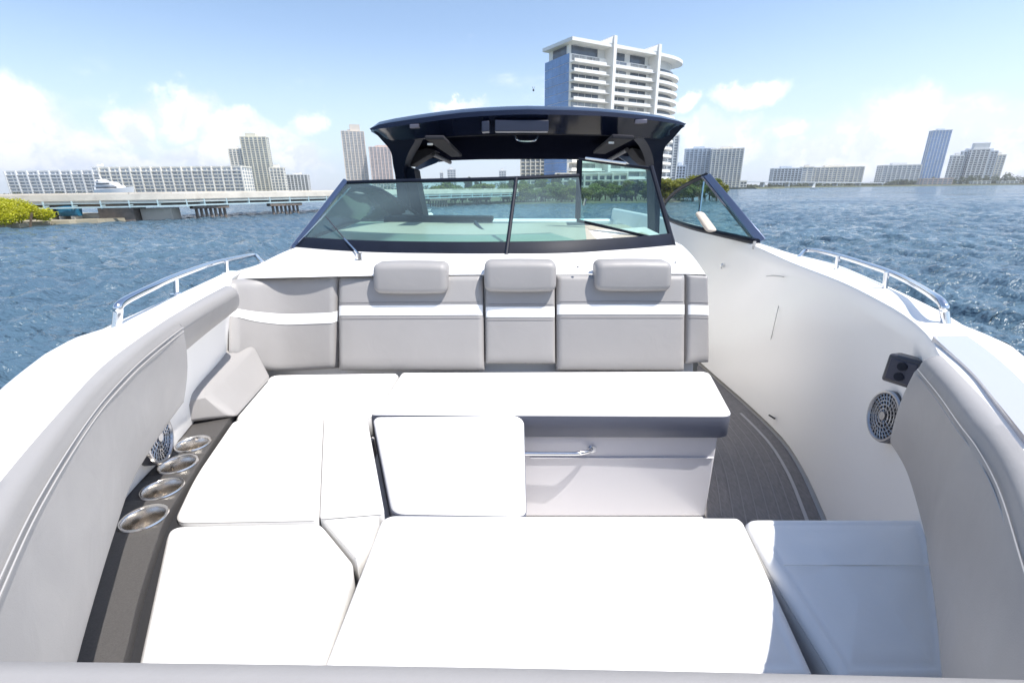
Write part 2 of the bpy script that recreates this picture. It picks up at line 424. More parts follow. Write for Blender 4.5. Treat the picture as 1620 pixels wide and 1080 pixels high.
# ================================================================== WATER, LAND
def water():
    nr = 640
    r = np.concatenate([1.6*np.power(160/1.6, np.arange(520)/520), 160*np.power(20, np.arange(120)/119)])
    a = np.concatenate([np.radians(np.linspace(32, 148, 620, endpoint=False)), np.radians(np.linspace(148, 392, 230, endpoint=False))]); na = len(a)
    Rg, Ag = np.meshgrid(r, a, indexing='ij'); X = Rg*np.cos(Ag); Y = Rg*np.sin(Ag); Z = np.zeros_like(X)
    sp = Rg*.0095 + 0*Ag; sp = np.where(Rg > 160, Rg*.026, sp)
    for k in range(84):
        lam = .26*np.exp(RNG.random()*2.75); th = math.radians(200)+RNG.normal()*.75
        amp = .0125*lam**.72*(.5+RNG.random()); ph = RNG.random()*6.28
        kk = 2*np.pi/lam; d = X*math.cos(th)+Y*math.sin(th)
        q = X*math.sin(th)*.13*kk/3+ph*3
        fade = np.clip((lam/sp-1.8)/2, 0, 1)
        s_ = np.sin(kk*d+ph+.6*np.sin(q)); Z += amp*fade*(1-2*np.abs(s_)**1.15*.9)*.55 + amp*fade*s_*.45
    V = np.stack([X, Y, Z], -1).reshape(-1, 3); V = np.vstack([V, [[0, 0, -.1]]]); cen = len(V)-1
    i = np.arange(nr-1)[:, None]*na; j = np.arange(na)[None, :]; j2 = (j+1) % na
    Fq = np.stack([i+j, i+na+j, i+na+j2, i+j2], -1).reshape(-1, 4)
    jj = np.arange(na); Fc = np.stack([np.full(na, cen), jj, (jj+1) % na], -1); nF = len(Fq)
    me = bpy.data.meshes.new('water'); me.vertices.add(len(V)); me.vertices.foreach_set('co', V.ravel())
    me.loops.add(Fq.size+Fc.size); me.loops.foreach_set('vertex_index', np.concatenate([Fq.ravel(), Fc.ravel()]))
    me.polygons.add(nF+na); me.polygons.foreach_set('loop_start', np.concatenate([np.arange(0, Fq.size, 4), Fq.size+np.arange(0, Fc.size, 3)])); me.polygons.foreach_set('loop_total', np.concatenate([np.full(nF, 4), np.full(na, 3)]))
    me.polygons.foreach_set('use_smooth', np.ones(nF+na, bool)); me.update(); me.validate()
    M = bpy.data.materials.new('choppy_bay_water'); M.use_nodes = True; nt = M.node_tree; bs = nt.nodes['Principled BSDF']
    bs.inputs['Base Color'].default_value = (.022, .062, .105, 1); bs.inputs['Roughness'].default_value = .09; bs.inputs['IOR'].default_value = 1.33
    t = nt.nodes.new('ShaderNodeTexCoord'); bm = None
    pn = nt.nodes.new('ShaderNodeTexNoise'); pn.inputs['Scale'].default_value = .06; pn.inputs['Detail'].default_value = 4; nt.links.new(t.outputs['Object'], pn.inputs['Vector'])
    cmx = nt.nodes.new('ShaderNodeMix'); cmx.data_type = 'RGBA'; nt.links.new(pn.outputs['Fac'], cmx.inputs['Factor'])
    cmx.inputs['A'].default_value = (.082, .138, .172, 1); cmx.inputs['B'].default_value = (.054, .102, .162, 1); nt.links.new(cmx.outputs['Result'], bs.inputs['Base Color'])
    rm = nt.nodes.new('ShaderNodeMapRange'); rm.inputs['From Min'].default_value = .35; rm.inputs['From Max'].default_value = .65; rm.inputs['To Min'].default_value = .06; rm.inputs['To Max'].default_value = .22
    nt.links.new(pn.outputs['Fac'], rm.inputs['Value']); nt.links.new(rm.outputs[0], bs.inputs['Roughness'])
    for (sc, st, di, sy) in ((.12, .8, 2.2, 2.2), (.45, .8, .8, 1.8), (1.6, .7, .2, 1.5), (6, .4, .025, 1.4)):
        mpn = nt.nodes.new('ShaderNodeMapping'); mpn.inputs['Scale'].default_value = (1, sy, 1); mpn.inputs['Rotation'].default_value = (0, 0, .35)
        n = nt.nodes.new('ShaderNodeTexNoise'); n.inputs['Scale'].default_value = sc; n.inputs['Detail'].default_value = 5; n.inputs['Roughness'].default_value = .6
        nt.links.new(t.outputs['Object'], mpn.inputs['Vector']); nt.links.new(mpn.outputs[0], n.inputs['Vector'])
        b = nt.nodes.new('ShaderNodeBump'); b.inputs['Strength'].default_value = st; b.inputs['Distance'].default_value = di
        nt.links.new(n.outputs['Fac'], b.inputs['Height'])
        if bm: nt.links.new(bm.outputs[0], b.inputs['Normal'])
        bm = b
    nt.links.new(bm.outputs[0], bs.inputs['Normal'])
    me.materials.append(M); o = bpy.data.objects.new('water', me); COL.objects.link(o); o['kind'] = 'structure'
water()

FARL = mat('wooded_shore_ground', (.10, .11, .06), .95, var=(.1, .3))
def land(name, poly, h, m_=SAND):
    mb = MB(); n = len(poly)
    q = cat([Vector((*p, 0)) for p in poly]+[Vector((*poly[0], 0))], 5)[:-1]
    c = sum(q, Vector())/len(q)
    jag = [Vector((p.x+random.uniform(-1, 1)*.01*p.length, p.y+random.uniform(-1, 1)*.01*p.length, 0)) for p in q]
    lo = [p+Vector((0, 0, -1.5)) for p in jag]; hi = [c+(p-c)*.985+Vector((0, 0, h)) for p in jag]
    mb.loft([lo, hi], True, True); return mb.build(name, m_, kind='structure')

# ------------------------------------------------------------------ foliage
def leaf_mesh(name, clumps, n, size, m_, seed=1, flat=.5, inner=.55):
    g = np.random.default_rng(abs(seed)); cl = np.array(clumps, float)   # x y z rx ry rz
    vol = np.prod(cl[:, 3:6], 1)**.67; pr = vol/vol.sum(); k = g.choice(len(cl), n, p=pr)
    d = g.normal(size=(n, 3)); d /= np.linalg.norm(d, axis=1)[:, None]
    rad = (inner+(1-inner)*g.random(n))[:, None]*(1+.12*g.normal(size=(n, 1)))
    c = cl[k, :3]+d*rad*cl[k, 3:6]
    a = g.normal(size=(n, 3)); a[:, 2] *= flat; a /= np.linalg.norm(a, axis=1)[:, None]
    b = np.cross(a, g.normal(size=(n, 3))); b /= np.linalg.norm(b, axis=1)[:, None]
    s_ = size*(.6+.8*g.random((n, 1)))
    V = np.stack([c-a*s_, c+b*s_*.5, c+a*s_, c-b*s_*.5], 1).reshape(-1, 3)
    me = bpy.data.meshes.new(name); me.vertices.add(4*n); me.vertices.foreach_set('co', V.ravel())
    me.loops.add(4*n); me.loops.foreach_set('vertex_index', np.arange(4*n)); me.polygons.add(n)
    me.polygons.foreach_set('loop_start', np.arange(0, 4*n, 4)); me.polygons.foreach_set('loop_total', np.full(n, 4)); me.update()
    me.materials.append(m_); return me
def tree_proto(seed, m_, w_=2.3, h=4.6, leaves=3500, size=.17):
    g = random.Random(seed); cl = []
    for i in range(13):
        a = g.uniform(0, 6.28); rr = g.uniform(0, 1)*w_*.75; zz = h*((.12 if i % 2 else .35)+.5*g.random()*(1-.4*rr/w_))
        s_ = g.uniform(.55, 1.0)*w_*.42; cl.append((rr*math.cos(a), rr*math.sin(a), zz, s_, s_, s_*.75))
    crown = leaf_mesh('crown', cl, leaves, size, m_, seed)
    mb = MB(); mb.tube([(0, 0, -.6), (.08, .05, h*.3), (.0, .1, h*.62)], [.16, .12, .05], 7)
    for c in cl[:7]: mb.tube([(0, 0, h*.15), (c[0]*.5, c[1]*.5, c[2]*.6), (c[0], c[1], c[2])], [.09, .06, .02], 5)
    for i in range(6):
        a = g.uniform(0, 6.28); mb.tube([(0, 0, h*.18), (.7*math.cos(a), .7*math.sin(a), .25*h*.5), (1.1*math.cos(a), 1.1*math.sin(a), -.6)], .04, 5)
    me = bpy.data.meshes.new('trunk'); me.from_pydata(mb.v, [], mb.f); me.materials.append(BARK)
    return crown, me
def put_tree(name, proto, loc, sc, rz, label, group, cat_='tree'):
    e = empty(name, loc, label, cat_, group); e.matrix_world = Matrix.Translation(Vector(loc)) @ Matrix.Rotation(rz, 4, 'Z') @ Matrix.Diagonal((*sc, 1))
    for nm, me in zip(('crown', 'trunk'), proto):
        o = bpy.data.objects.new(nm, me); COL.objects.link(o); o.parent = e
    return e

# ------------------------------------------------------------------ left shore: bush, rocks, ground
c0 = W(-40, 352, z=0); 
land('left_shore', [(-42.5, 30), (-42.3, 37), (-42.6, 41), (-42.0, 44.6), (-39.6, 47.5), (-42, 52), (-62, 66), (-120, 70), (-120, 12), (-50, 20)], .3)
bb = W(5, 362, z=0); bz = Vector((bb.x-1.3, bb.y+1.9, 0))
cl = []
g_ = random.Random(3)
for i in range(34):
    a = g_.uniform(-4.2, 1.5); cl.append((a, g_.uniform(-1.5, 2.4), g_.uniform(.25, .95)+(1-abs(a+1.2)/3.6)*1.05, g_.uniform(.6, .95), g_.uniform(.5, .9), g_.uniform(.45, .7)))
be = empty('mangrove_bush', bz, 'low rounded lime green bush at the waterline on the left edge', 'bush')
o = bpy.data.objects.new('foliage', leaf_mesh('foliage', cl, 26000, .085, LEAF1, 5)); COL.objects.link(o); o.parent = be
mb = MB()
for i in range(9):
    a = g_.uniform(-3, 2); mb.tube([bz+Vector((a*.8, 0.2, -.5)), bz+Vector((a, .4, .7)), bz+Vector((a*1.1, .5, 1.2))], [.06, .04, .02], 6)
mb.build('stems', BARK, parent=be, kind='stuff')
def rock(center, r, seed):
    bm = bmesh.new(); bmesh.ops.create_icosphere(bm, subdivisions=2, radius=r)
    g = random.Random(seed); sc = (g.uniform(.8, 1.5), g.uniform(.7, 1.2), g.uniform(.5, .8))
    for v in bm.verts:
        v.co = Vector((v.co.x*sc[0], v.co.y*sc[1], v.co.z*sc[2]))*(1+g.uniform(-.16, .16))
    me = bpy.data.meshes.new('shore_rock'); bm.to_mesh(me); bm.free(); me.materials.append(ROCK)
    o = bpy.data.objects.new('shore_rock', me); COL.objects.link(o); o.location = center; return o
RK = [(62, 353, .55, 'tan boulder touching the right foot of the lime bush'), (84, 352, .45, 'tan boulder second from the lime bush on the bank'), (104, 351, .5, 'broad tan boulder at the middle of the rocky bank'),
      (128, 350, .42, 'small tan boulder right of the middle of the rocky bank'), (146, 349, .40, 'last tan boulder before the dark bridge abutment')]
for i, (u, v, r, lb) in enumerate(RK):
    p = W(u, v, z=0); o = rock((p.x, p.y+.5, .08), r, i); o['label'] = lb; o['category'] = 'rock'; o['group'] = 'boulders on the left bank'
mb = MB(); g_ = random.Random(9)
for i in range(260):
    u = g_.uniform(40, 165); p = W(u, 352-(u-40)*.03, z=0); q = Vector((p.x+g_.uniform(-.3, .3), p.y+g_.uniform(.1, 1.6), g_.uniform(-.05, .22))); r = g_.uniform(.08, .22)
    Mx = Matrix.Translation(q) @ Matrix.Rotation(g_.uniform(0, 3), 4, 'Z') @ Matrix.Rotation(g_.uniform(-.5, .5), 4, 'X')
    mb.box((-r, -r*.8, -r*.6), (r, r*.8, r*.6), Mx)
o = mb.build('rubble', ROCK, flat=True, kind='stuff', label='small tan rubble stones scattered along the left bank', category='stones')

# ------------------------------------------------------------------ causeway bridge
# plan line of its near parapet
BA = Vector((-75, 36, 0)); BB = W(180, 350, z=0); BC = W(340, 343.5, z=0); BD = W(458, 338, z=0)
BE = W(800, 322.5, z=0)
BRL = [Vector((-95, BB.y-9, 0)), Vector((BB.x, BB.y-.6, 0)), Vector((BC.x, BC.y-.3, 0)), Vector((BD.x, BD.y-.3, 0)), Vector((BE.x, BE.y, 0)), Vector((BE.x+9, BE.y+9, 0))]
bl = resample(cat(BRL, 8), 60)
bridge = empty('causeway_bridge', (BC.x, BC.y, 0), 'long low pale concrete causeway bridge with blue pipe rail crossing the water on the left', 'bridge')
def band(y0, y1, z0, z1):
    secs = []
    for i, p in enumerate(bl):
        t = (bl[min(i+1, 59)]-bl[max(i-1, 0)]).normalized(); n = Vector((-t.y, t.x, 0))
        if n.y < 0: n = -n
        secs.append([p+n*y0+Vector((0, 0, z0)), p+n*y1+Vector((0, 0, z0)), p+n*y1+Vector((0, 0, z1)), p+n*y0+Vector((0, 0, z1))])
    return secs
def bnorm(i):
    t = (bl[min(i+1, 59)]-bl[max(i-1, 0)]).normalized(); n = Vector((-t.y, t.x, 0)); return (n if n.y > 0 else -n), t
MB().loft(band(.35, 10.5, 1.72, 2.02)).build('deck', CONC, parent=bridge)
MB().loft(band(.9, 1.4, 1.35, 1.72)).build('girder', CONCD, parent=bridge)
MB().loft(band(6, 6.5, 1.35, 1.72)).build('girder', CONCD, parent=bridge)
MB().loft(band(.25, .55, 2.02, 2.62)).build('parapet', CONC, parent=bridge)
MB().loft(band(10, 10.3, 2.02, 2.75)).build('parapet', CONC, parent=bridge)
MB().loft(band(.30, .42, 2.70, 2.76)).build('hand_rail', CONC, parent=bridge)
mb = MB(); mb.loft(band(-.35, -.15, 1.32, 1.46)); mb.build('pipe_rail', PALEB, parent=bridge)
mb = MB(); mb.loft(band(-.33, -.27, 1.72, 1.78)); mb.build('pipe_rail', PALEB, parent=bridge)
# posts and brackets of the rail
def walk(step):
    tot = 0; nxt = 0; o = []
    for i in range(59):
        L_ = (bl[i+1]-bl[i]).length
        while nxt < tot+L_: o.append((bl[i].lerp(bl[i+1], (nxt-tot)/L_), bnorm(i))); nxt += step
        tot += L_
    return o
for p, (n, t) in walk(2.4):
    if p.x < -60: continue
    mb = MB(); b = p - n*.26
    Mx = Matrix(((t.x, n.x, 0, b.x), (t.y, n.y, 0, b.y), (0, 0, 1, 0), (0, 0, 0, 1)))
    mb.box((-.045, -.06, 1.25), (.045, .05, 2.0), Mx); mb.box((-.045, .05, 1.5), (.045, .62, 1.6), Mx)
    mb.build('rail_post', PALEB, parent=bridge, flat=True)
def pier(center, tdir, npile, wid, h=1.36):
    n = Vector((-tdir.y, tdir.x, 0)); n = n if n.y > 0 else -n
    Mx = Matrix(((tdir.x, n.x, 0, center.x), (tdir.y, n.y, 0, center.y), (0, 0, 1, 0), (0, 0, 0, 1)))
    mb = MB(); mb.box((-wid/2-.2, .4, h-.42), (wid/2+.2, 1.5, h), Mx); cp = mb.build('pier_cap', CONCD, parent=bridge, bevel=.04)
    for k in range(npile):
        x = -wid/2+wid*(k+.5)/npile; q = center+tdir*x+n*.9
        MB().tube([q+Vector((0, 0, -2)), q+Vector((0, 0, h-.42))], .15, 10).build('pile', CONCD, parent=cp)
tb = (BD-BC).normalized()
pier(BC, tb, 7, 3.3); pier(BD, tb, 7, 3.6)
pier(W(590, 332.5, z=0), tb, 7, 3.8); pier(W(700, 327, z=0), tb, 7, 4.0)
# abutment block
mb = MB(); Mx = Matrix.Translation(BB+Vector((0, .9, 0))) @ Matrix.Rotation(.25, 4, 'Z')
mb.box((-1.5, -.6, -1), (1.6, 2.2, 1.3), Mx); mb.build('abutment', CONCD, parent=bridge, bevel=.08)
mb = MB(); mb.box((1.75, .4, -1), (4.6, 2.6, 1.15), Mx); mb.build('abutment', CONC, parent=bridge, bevel=.05)
mb = MB(); mb.box((-3.6, .2, -1), (-1.7, 2.0, .75), Mx); mb.build('abutment', CONC, parent=bridge, bevel=.05)
for (u0, u1, col, lb) in ((58, 93, (.01, .03, .14), 'navy blue covered dinghy hull on the bank beneath the bridge, left one of the two'), (98, 129, (.012, .12, .22), 'teal blue covered dinghy hull on the bank beneath the bridge, right one of the two')):
    a = W(u0, 345, y=47.3); b = W(u1, 345, y=47.3); mid = (a+b)/2; wd = (b.x-a.x)/2
    e = empty('covered_dinghy', (mid.x, 47.3, .5), lb, 'boat', 'covered dinghies under the bridge')
    secs = []
    for k in range(9):
        t = -1+k/4; wv = .75*(1-.5*abs(t)**3)
        secs.append([Vector((mid.x+t*wd, 47.3-wv, .95)), Vector((mid.x+t*wd, 47.3-wv*.9, 1.45)), Vector((mid.x+t*wd, 47.3, 1.62-.1*abs(t))), Vector((mid.x+t*wd, 47.3+wv, 1.4)), Vector((mid.x+t*wd, 47.3+wv*.6, .6)), Vector((mid.x+t*wd, 47.3-wv*.6, .6))])
    MB().loft(secs).build('cover', mat('tarp_%d' % u0, col, .6, bump=(3, .5, .03)), parent=e)
    for s_ in (-.6, .6):
        MB().box((mid.x+s_*wd-.08, 46.7, .1), (mid.x+s_*wd+.08, 47.8, .6)).build('cradle', CONC, parent=e)

# ------------------------------------------------------------------ mangrove bank in mid distance
land('mangrove_bank', [(-12, 92), (-4, 88), (10, 86), (25, 84), (31, 86), (35, 95), (41, 120), (60, 230), (20, 330), (-60, 260), (-30, 120)], .12, FARL)
PR = [tree_proto(11, LEAF2), tree_proto(12, LEAF3), tree_proto(13, LEAF2), tree_proto(14, LEAF4)]
g_ = random.Random(21)
spots = []
for i in range(24):
    x = -16+i*2.35+g_.uniform(-.6, .6); spots.append((x, 94-.18*max(0, x)+g_.uniform(-1, 2.5), g_.uniform(.8, 1.12)))
for i in range(15):
    spots.append((-12+i*3.6+g_.uniform(-1, 1), 103+g_.uniform(-2, 3), g_.uniform(1.1, 1.45)))
for i, (x, y, s_) in enumerate(spots):
    k = g_.choice([0, 0, 1, 2, 2, 3])
    put_tree('mangrove_tree', PR[k], (x, y, .3), (s_*1.05, s_, s_*g_.uniform(.72, .95)), g_.uniform(0, 6), 'bushy green mangrove tree on the low bank seen behind the windshield', 'mangrove trees on the bank behind the boat')
for i, (u, y, s_, k, lb) in enumerate(((1052, 88, 1.05, 1, 'yellow green tree just right of the dark hardtop post'), (1074, 90, 1.0, 1, 'yellow green tree left of the starboard glass peak'), (1096, 93, 1.2, 1, 'yellow green tree rising behind the starboard glass peak'), (1122, 98, .9, 0, 'darker tree seen low through the starboard side glass'))):
    p = W(u, 318, y=y); put_tree('mangrove_tree', PR[k], (p.x, y, .3), (s_*1.25, s_*1.2, s_*1.08), i, lb, 'yellow green trees right of the hardtop')

# ------------------------------------------------------------------ buildings
def frame_m(cx, cy, yaw): return Matrix.Translation((cx, cy, 0)) @ Matrix.Rotation(yaw, 4, 'Z')
def block(name, label, u0, u1, vt, Y, floors, bays, wm, gm, depth=18, yaw=None, pil=True, slab=.9, parts=(), roofbox=True, group=None, glassy=.62, crown=None, cat_='building'):
    um = (u0+u1)/2; top = W(um, vt, y=Y); xb0 = W(u0+(u0-810)*-.0, 297, y=Y).x; xb1 = W(u1, 297, y=Y).x
    cx = (xb0+xb1)/2; 
    if yaw is None: yaw = -math.atan2(cx, Y)*.35
    wd = (xb1-xb0)/math.cos(yaw+0*cx); h = top.z; depth = min(depth, max(8, wd*.42))
    e = empty(name, (cx, Y, 0), label, cat_, group)
    Mx = frame_m(cx, Y, yaw)
    MB().box((-wd/2, 0, -1), (wd/2, depth, h), Mx).build('wall', wm, parent=e, flat=True)
    fh = h/(floors+.6); bw = wd/bays; db = max(2, int(depth/bw)); dw = depth/db
    win = MB(); sl = MB(); pl = MB()
    for f in range(floors):
        z0 = fh*(.5+f)+fh*.18; z1 = z0+fh*glassy
        for b in range(bays):
            x0 = -wd/2+bw*(b+.14); x1 = -wd/2+bw*(b+.86)
            win.add([Mx @ Vector(p) for p in ((x0, -.06, z0), (x1, -.06, z0), (x1, -.06, z1), (x0, -.06, z1))], [(0, 1, 2, 3)])
        for b in range(db):
            y0 = dw*(b+.2); y1 = dw*(b+.8)
            for sx_, fl in ((-wd/2-.06, 0), (wd/2+.06, 1)):
                win.add([Mx @ Vector(p) for p in ((sx_, y0, z0), (sx_, y1, z0), (sx_, y1, z1), (sx_, y0, z1))], [(0, 1, 2, 3)])
        if slab: sl.box((-wd/2-.05, -slab, z0-fh*.24), (wd/2+.05, -.0, z0-.02), Mx)
    win.build('window', gm, parent=e, flat=True, kind='stuff')
    if slab: sl.build('balcony_slab', wm, parent=e, flat=True, kind='stuff')
    if pil:
        for b in range(0, bays+1, 2 if bays > 8 else 1):
            x = -wd/2+bw*b; pl.box((x-bw*.12, -slab-.3, 0), (x+bw*.12, -.0, h+.3), Mx)
        pl.build('pilaster', wm, parent=e, flat=True, kind='stuff')
    MB().box((-wd/2-.4, -.5, h), (wd/2+.4, depth+.4, h+fh*.35), Mx).build('roof', wm, parent=e, flat=True)
    if roofbox:
        MB().box((-wd*.22, depth*.3, h+fh*.35), (wd*.16, depth*.7, h+fh*1.3), Mx).build('roof_housing', wm, parent=e, flat=True)
    if crown:
        x0, x1, hh = crown
        MB().box((x0*wd, depth*.1, h+fh*.35), (x1*wd, depth*.8, h+hh), Mx).build('crown', wm, parent=e, flat=True)
    return e
# far left shore (structure) and its buildings
land('far_left_shore', [(-900, 430), (-600, 400), (-350, 430), (-190, 470), (-150, 520), (-200, 900), (-900, 900)], 1.2, FARL)
land('far_centre_shore', [(-330, 960), (-200, 900), (0, 900), (60, 700), (160, 560), (230, 520), (300, 560), (420, 1500), (-300, 1600)], 1.5, FARL)
land('far_right_shore', [(260, 640), (420, 620), (560, 560), (700, 520), (1100, 560), (1200, 1200), (500, 1200)], 1.5, FARL)
block('apartment_block', 'left wing of the long low white waterfront apartment block, with blue windows', 25, 156, 271, 455, 8, 17, WL2, GLG, 22, yaw=.12, slab=1.6, roofbox=False)
block('apartment_block', 'right wing of the long low white waterfront apartment block behind the yacht', 174, 382, 265, 455, 8, 28, WL1, GLG, 22, yaw=.1, slab=1.6, roofbox=False)
block('stair_tower', 'narrow grey block joining the two wings of the long white apartment block', 156, 174, 265, 462, 9, 3, WL2, GLG, 18, slab=0, pil=False)
block('apartment_tower', 'shorter outer tower of the cream high rise pair right of the long block', 374, 395, 236, 640, 21, 4, WL1, GLG, 20, slab=1.2)
block('apartment_tower', 'tallest cream tower with dark vertical window stripes right of the long block', 396, 432, 217, 640, 26, 6, WL6, GLG, 24, slab=1.0, crown=(-.3, .1, 5))
block('apartment_building', 'small pale cream building at the foot of the tall cream tower', 432, 452, 266, 620, 9, 4, WL1, GLG, 18)
block('apartment_building', 'squat grey and white building alone left of the windshield corner', 457, 488, 277, 700, 9, 6, WL2, GLD, 20, slab=.6)
block('apartment_tower', 'tall slim beige tower with stepped crown rising from the windshield corner', 552, 583, 208, 900, 38, 6, WL3, GLG, 34, slab=.6, crown=(-.1, .35, 12), yaw=.35)
block('apartment_tower', 'pinkish beige tower partly hidden by the left edge of the hardtop', 592, 622, 233, 900, 32, 6, WL4, GLG, 34, slab=.6, crown=(-.1, .4, 4), yaw=.35)
for i, (u0, u1, vt, lb) in enumerate(((697, 702, 274, 'thin far block seen first from the left under the hardtop'), (709, 722, 269, 'wider far grey block left of the round topped tree under the hardtop'), (790, 801, 271, 'low far grey block in the middle gap under the hardtop'))):
    block('far_building', lb, u0, u1, vt, 1000, 9, 3, WL2, GLG, 20, pil=False, slab=.5)
block('apartment_building', 'white and grey block showing under the hardtop left of the open window pane', 824, 870, 232, 300, 12, 6, WL1, GLG, 20, slab=1)
block('apartment_building', 'white block with dark window bands directly behind the open window pane', 873, 932, 228, 280, 12, 8, WALLW, GLD, 20, slab=1)
block('podium_building', 'low cream waterfront building among trees behind the windshield', 880, 990, 276, 190, 3, 10, WL1, GLD, 16, slab=1, roofbox=False)
block('apartment_building', 'pale cream building seen between the hardtop post and yellow green trees', 1030, 1066, 215, 330, 20, 5, WALLW, GLG, 20, slab=1.2)
block('apartment_building', 'small purplish grey building above the yellow green trees', 1067, 1081, 263, 420, 8, 3, WL5, GLD, 14, slab=.5)
block('apartment_tower', 'left grey blue half of the wide waterfront tower pair, right of the trees', 1081, 1122, 236, 560, 18, 7, WL5, GLG, 24, slab=1, yaw=-.25)
block('apartment_tower', 'right white half of the wide waterfront tower pair with vertical stripes', 1123, 1166, 236, 540, 18, 8, WL1, GLG, 24, slab=1, yaw=-.25)
block('apartment_building', 'flat topped grey block at the right end of the distant road bridge', 1222, 1262, 267, 760, 9, 8, WL5, GLD, 24, slab=.6)
block('apartment_building', 'blank cream ended block joined to the flat topped grey block', 1264, 1281, 265, 770, 9, 2, WL1, GLG, 24, slab=0, pil=False)
block('apartment_building', 'long cream block behind the small sailboat with grey vertical stripes', 1284, 1355, 265, 790, 9, 12, WL1, GLG, 24, slab=.6)
block('apartment_building', 'short striped block left of the leaning blue glass tower', 1395, 1444, 262, 770, 9, 8, WL2, GLG, 24, slab=.6)
block('glass_tower', 'tall plain blue glass tower, the highest on the right shore', 1456, 1480, 207, 800, 34, 6, WL5, GLB, 12, slab=0, pil=False, glassy=.9)
block('apartment_tower', 'leftmost and lowest of the stepped tower cluster on the right shore', 1496, 1510, 247, 800, 12, 3, WL2, GLD, 22, slab=.5)
block('apartment_tower', 'second tower of the stepped cluster on the right shore', 1511, 1523, 240, 800, 14, 3, WL5, GLD, 22, slab=.5)
block('apartment_tower', 'highest middle tower with pale rounded crown in the stepped cluster', 1524, 1546, 237, 790, 15, 4, WL2, GLD, 22, slab=.5, crown=(-.4, .45, 10))
block('apartment_tower', 'fourth tower, dark windowed, right of the crowned middle tower', 1547, 1560, 240, 800, 14, 3, WL5, GLD, 22, slab=.5)
block('apartment_tower', 'last pale tower at the right end of the stepped cluster', 1561, 1574, 246, 810, 12, 3, WL1, GLG, 22, slab=.5)
block('waterfront_house', 'wide low pink roofed building at the water under the blue glass tower', 1462, 1500, 283, 640, 3, 6, WL4, GLG, 14, slab=0, roofbox=False, pil=False)
block('waterfront_house', 'low white house on the far right shore among trees', 1540, 1562, 287, 600, 2, 4, WALLW, GLD, 12, slab=0, roofbox=False, pil=False)
block('waterfront_house', 'low white house nearest the right edge of the photo', 1584, 1606, 287, 590, 2, 4, WALLW, GLD, 12, slab=0, roofbox=False, pil=False)
block('waterfront_house', 'small white boathouse at the left foot of the distant road bridge', 1166, 1180, 287, 560, 2, 3, WALLW, GLD, 12, slab=0, roofbox=False, pil=False)
# distant treelines (single masses too far to tell apart)
def treeline(u0, u1, vt0, vt1, Y, n, leaves, m_, name, label):
    g = random.Random(int(u0)); cl = []
    for i in range(n):
        u = u0+(u1-u0)*(i+g.random())/n; h = W(u, vt0+(vt1-vt0)*(u-u0)/(u1-u0), y=Y).z*g.uniform(.6, 1.05)
        x = W(u, 295, y=Y).x; s_ = abs(W(u1, 295, y=Y).x-W(u0, 295, y=Y).x)/n*g.uniform(.6, 1.3)
        cl.append((x, Y+g.uniform(-4, 6), h*.45, s_, 4, h*.55))
    o = bpy.data.objects.new(name, leaf_mesh(name, cl, leaves, 1.0, m_, int(u0), .8)); COL.objects.link(o); o['kind'] = 'stuff'; o['label'] = label; o['category'] = 'trees'
treeline(1181, 1250, 291, 290, 700, 12, 2600, LEAF4, 'far_treeline', 'dark low trees under the distant road bridge')
treeline(1255, 1395, 289, 288, 730, 26, 3600, LEAF4, 'far_treeline', 'low green shore trees before the cream blocks')
treeline(1395, 1470, 285, 283, 720, 14, 2600, LEAF4, 'far_treeline', 'low trees left of the blue glass tower foot')
treeline(1470, 1760, 281, 262, 650, 40, 9000, LEAF4, 'far_treeline', 'thick green wooded shore at the far right')
treeline(-60, 560, 303, 303, 448, 60, 3000, LEAF4, 'far_treeline', 'thin line of trees along the far left shore')
treeline(560, 1060, 290, 286, 620, 60, 6000, LEAF4, 'far_treeline', 'distant wooded shore seen through the windshield')
for (u, vt, s_, lb) in ((740, 272, .9, 'far tree, middle one over the windshield bar'), (757, 278, .7, 'small low far tree over the windshield bar'), (812, 272, .8, 'far slim tree left of the white blocks'), (855, 266, 1.2, 'dark tree before the white and grey block'), (880, 266, 1.2, 'dark tree left of the open pane before white block')):
    Y = 160; h = W(u, vt, y=Y).z; p = W(u, 300, y=Y)
    put_tree('shade_tree', PR[3], (p.x, Y, 0), (s_*.9, s_*.9, h/4.3), u, lb, 'dark trees showing over the windshield bar')

# distant road bridge on the right
pA = W(1164, 286, y=640); pB = W(1400, 291.5, y=700)
e = empty('road_bridge', ((pA.x+pB.x)/2, 670, 0), 'thin distant road bridge crossing the bay on the right', 'bridge')
za = W(1164, 286.5, y=640).z; zb_ = W(1400, 289, y=700).z
MB().hexa([Vector((pA.x, 640, za-1.2)), Vector((pB.x, 700, zb_-1.2)), Vector((pB.x, 712, zb_-1.2)), Vector((pA.x, 652, za-1.2))], [Vector((pA.x, 640, za)), Vector((pB.x, 700, zb_)), Vector((pB.x, 712, zb_)), Vector((pA.x, 652, za))]).build('deck', WL5, parent=e)
for k in range(7):
    t = .02+k/6.2; x = pA.x+(pB.x-pA.x)*t; y = 641+60*t; zt = za+(zb_-za)*t-1.2
    MB().box((x-1, y, -2), (x+1, y+9, zt)).build('pier', WL5, parent=e)
